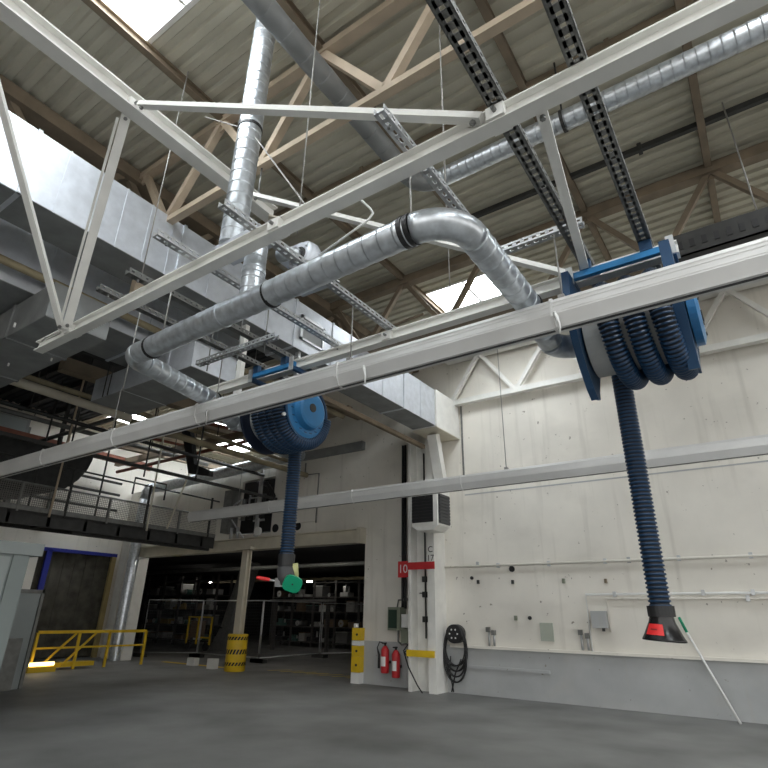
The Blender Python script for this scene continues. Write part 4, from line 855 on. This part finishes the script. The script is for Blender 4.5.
part('frame_bar', MB().box((-22.9, 17.47, 1.34), (-21.3, 17.53, 1.4)).box((-22.2, 17.47, .5), (-21.3, 17.53, .56)), YEL, t); part('load', MB().box((-22.85, 17.6, .5), (-22.3, 18, 1.2)), ITEMS[2], t)
for x in (-22.7, -21.5): part('wheel', MB().tube([(x, 17.45, .16), (x, 17.55, .16)], .16, 14), BLACK, t)
t = thing('work_table', 'pale topped work table near the right side of the opening in the dim hall', 'table', (-14, 20.5, 0)); part('table_top', MB().box((-14.6, 21.2, 1.55), (-12.4, 22.2, 1.62)), ITEMS[1], t)
for x in (-14.5, -12.5):
    for y in (21.3, 22.1): part('leg', MB().box((x-.04, y-.04, 0), (x+.04, y+.04, 1.55)), RACKM, t)
t = thing('steel_bench', 'low steel bench under the left hanging nozzle in the dim hall', 'bench', (-18, 20.5, 0)); part('bench_top', MB().box((-20.5, 20.2, 2.1), (-16.8, 20.7, 2.2)), ITEMS[0], t)
for x in (-20.3, -17): part('leg', MB().box((x-.05, 20.3, 0), (x+.05, 20.5, 2.1)), RACKM, t)

b = MB(); b.box((-6.1, 12.494, 4.42), (14, 12.5, 4.45)); struct('trim_6', b, WALLG)
b = MB(); b.box((-6.12, 12.47, 4.6), (-6.08, 12.5, 6.85)); single('wall_seam_cable', b, SLOTD, 'thin dark cable down the white wall below the duct end', 'cable')
for k, (y, z0, z1, lab) in enumerate(((6.2, 4.2, 7.6, 'leftmost dark upright on the upper left wall'), (7.1, 4.2, 7.4, 'second dark upright from the left on the upper left wall'), (8.0, 4.4, 7.6, 'third dark upright from the left on the upper left wall'), (9.4, 4.2, 7.0, 'rightmost dark upright on the upper left wall'))):
    single('wall_upright', MB().box((-21.2, y-.07, z0), (-21.0, y+.07, z1)), SLOTD, lab, 'upright')
for k, (z, lab) in enumerate(((6.35, 'upper dark pipe along the upper left wall'), (5.9, 'middle dark pipe along the upper left wall'), (5.3, 'lower dark pipe along the upper left wall'))):
    single('wall_pipe', MB().tube([(-20.9, 3, z), (-20.9, 11.8, z-.1)], .05, 8), DARK, lab, 'pipe')
t = thing('wall_cabinet', 'grey cabinet high on the left wall above the catwalk', 'cabinet', (-20.7, 6.4, 6.3)); part('case', MB().box((-21.2, 5.0, 6.6), (-20.5, 7.8, 7.7)), GALVB, t); part('door', MB().box((-20.5, 5.1, 6.65), (-20.48, 6.35, 7.65)), CABL, t); part('door', MB().box((-20.5, 6.4, 6.65), (-20.48, 7.7, 7.65)), CABL, t)
for k, (p, q, r, mm, lab) in enumerate((((-10.2, 0, 6.2), (-10.2, 9.0, 6.2), .05, DARK, 'thin dark service pipe nearest the wide dark duct'), ((-11.9, 0, 6.0), (-11.9, 12.2, 6.0), .06, BROWNP, 'brown service pipe above the thick pale pipe'),
        ((-13.2, 1, 5.75), (-13.2, 12.2, 5.75), .05, DARK, 'dark service pipe over the catwalk, middle of three'), ((-16.2, 3, 6.5), (-16.2, 12.2, 6.5), .07, SLOTD, 'grey service pipe high over the catwalk'),
        ((-20.9, 8.9, 6.6), (-9.6, 8.9, 6.6), .05, DARK, 'dark service pipe crossing over the catwalk end'), ((-20.9, 7.2, 6.35), (-11.0, 7.2, 6.35), .06, SLOTD, 'grey service pipe crossing above the dark hopper'), ((-18.9, 10.4, 6.2), (-9.6, 10.4, 6.3), .06, RUST, 'rust red pipe crossing behind the catwalk end'))):
    t = thing('service_pipe', lab, 'pipe', p); part('tube', MB().tube([p, q], r, 8), mm, t)
    for f in (.35, .75):
        c = V(p).lerp(V(q), f); part('hanger_rod', MB().tube([c, (c.x, c.y, 8.3)], .012, 6), DARK, t)
for k, (x, y, lab) in enumerate(((-13.4, 6.1, 'leftmost dark drop rod over the catwalk'), (-12.2, 7.4, 'middle dark drop rod over the catwalk'), (-11.4, 8.3, 'rightmost dark drop rod over the catwalk'))):
    single('drop_rod', MB().tube([(x, y, 4.6), (x, y, 8.3)], .02, 6), DARK, lab, 'rod')
# ------------------------------------------------------------------ light
w = bpy.data.worlds.new('world'); sc.world = w; w.use_nodes = True
bg = w.node_tree.nodes['Background']; bg.inputs[0].default_value = (1, .985, .95, 1); bg.inputs[1].default_value = 1.15
vs_ = sc.view_settings; vs_.view_transform = 'Standard'; vs_.look = 'None'; vs_.gamma = 1; vs_.use_curve_mapping = False; vs_.exposure = 0.62
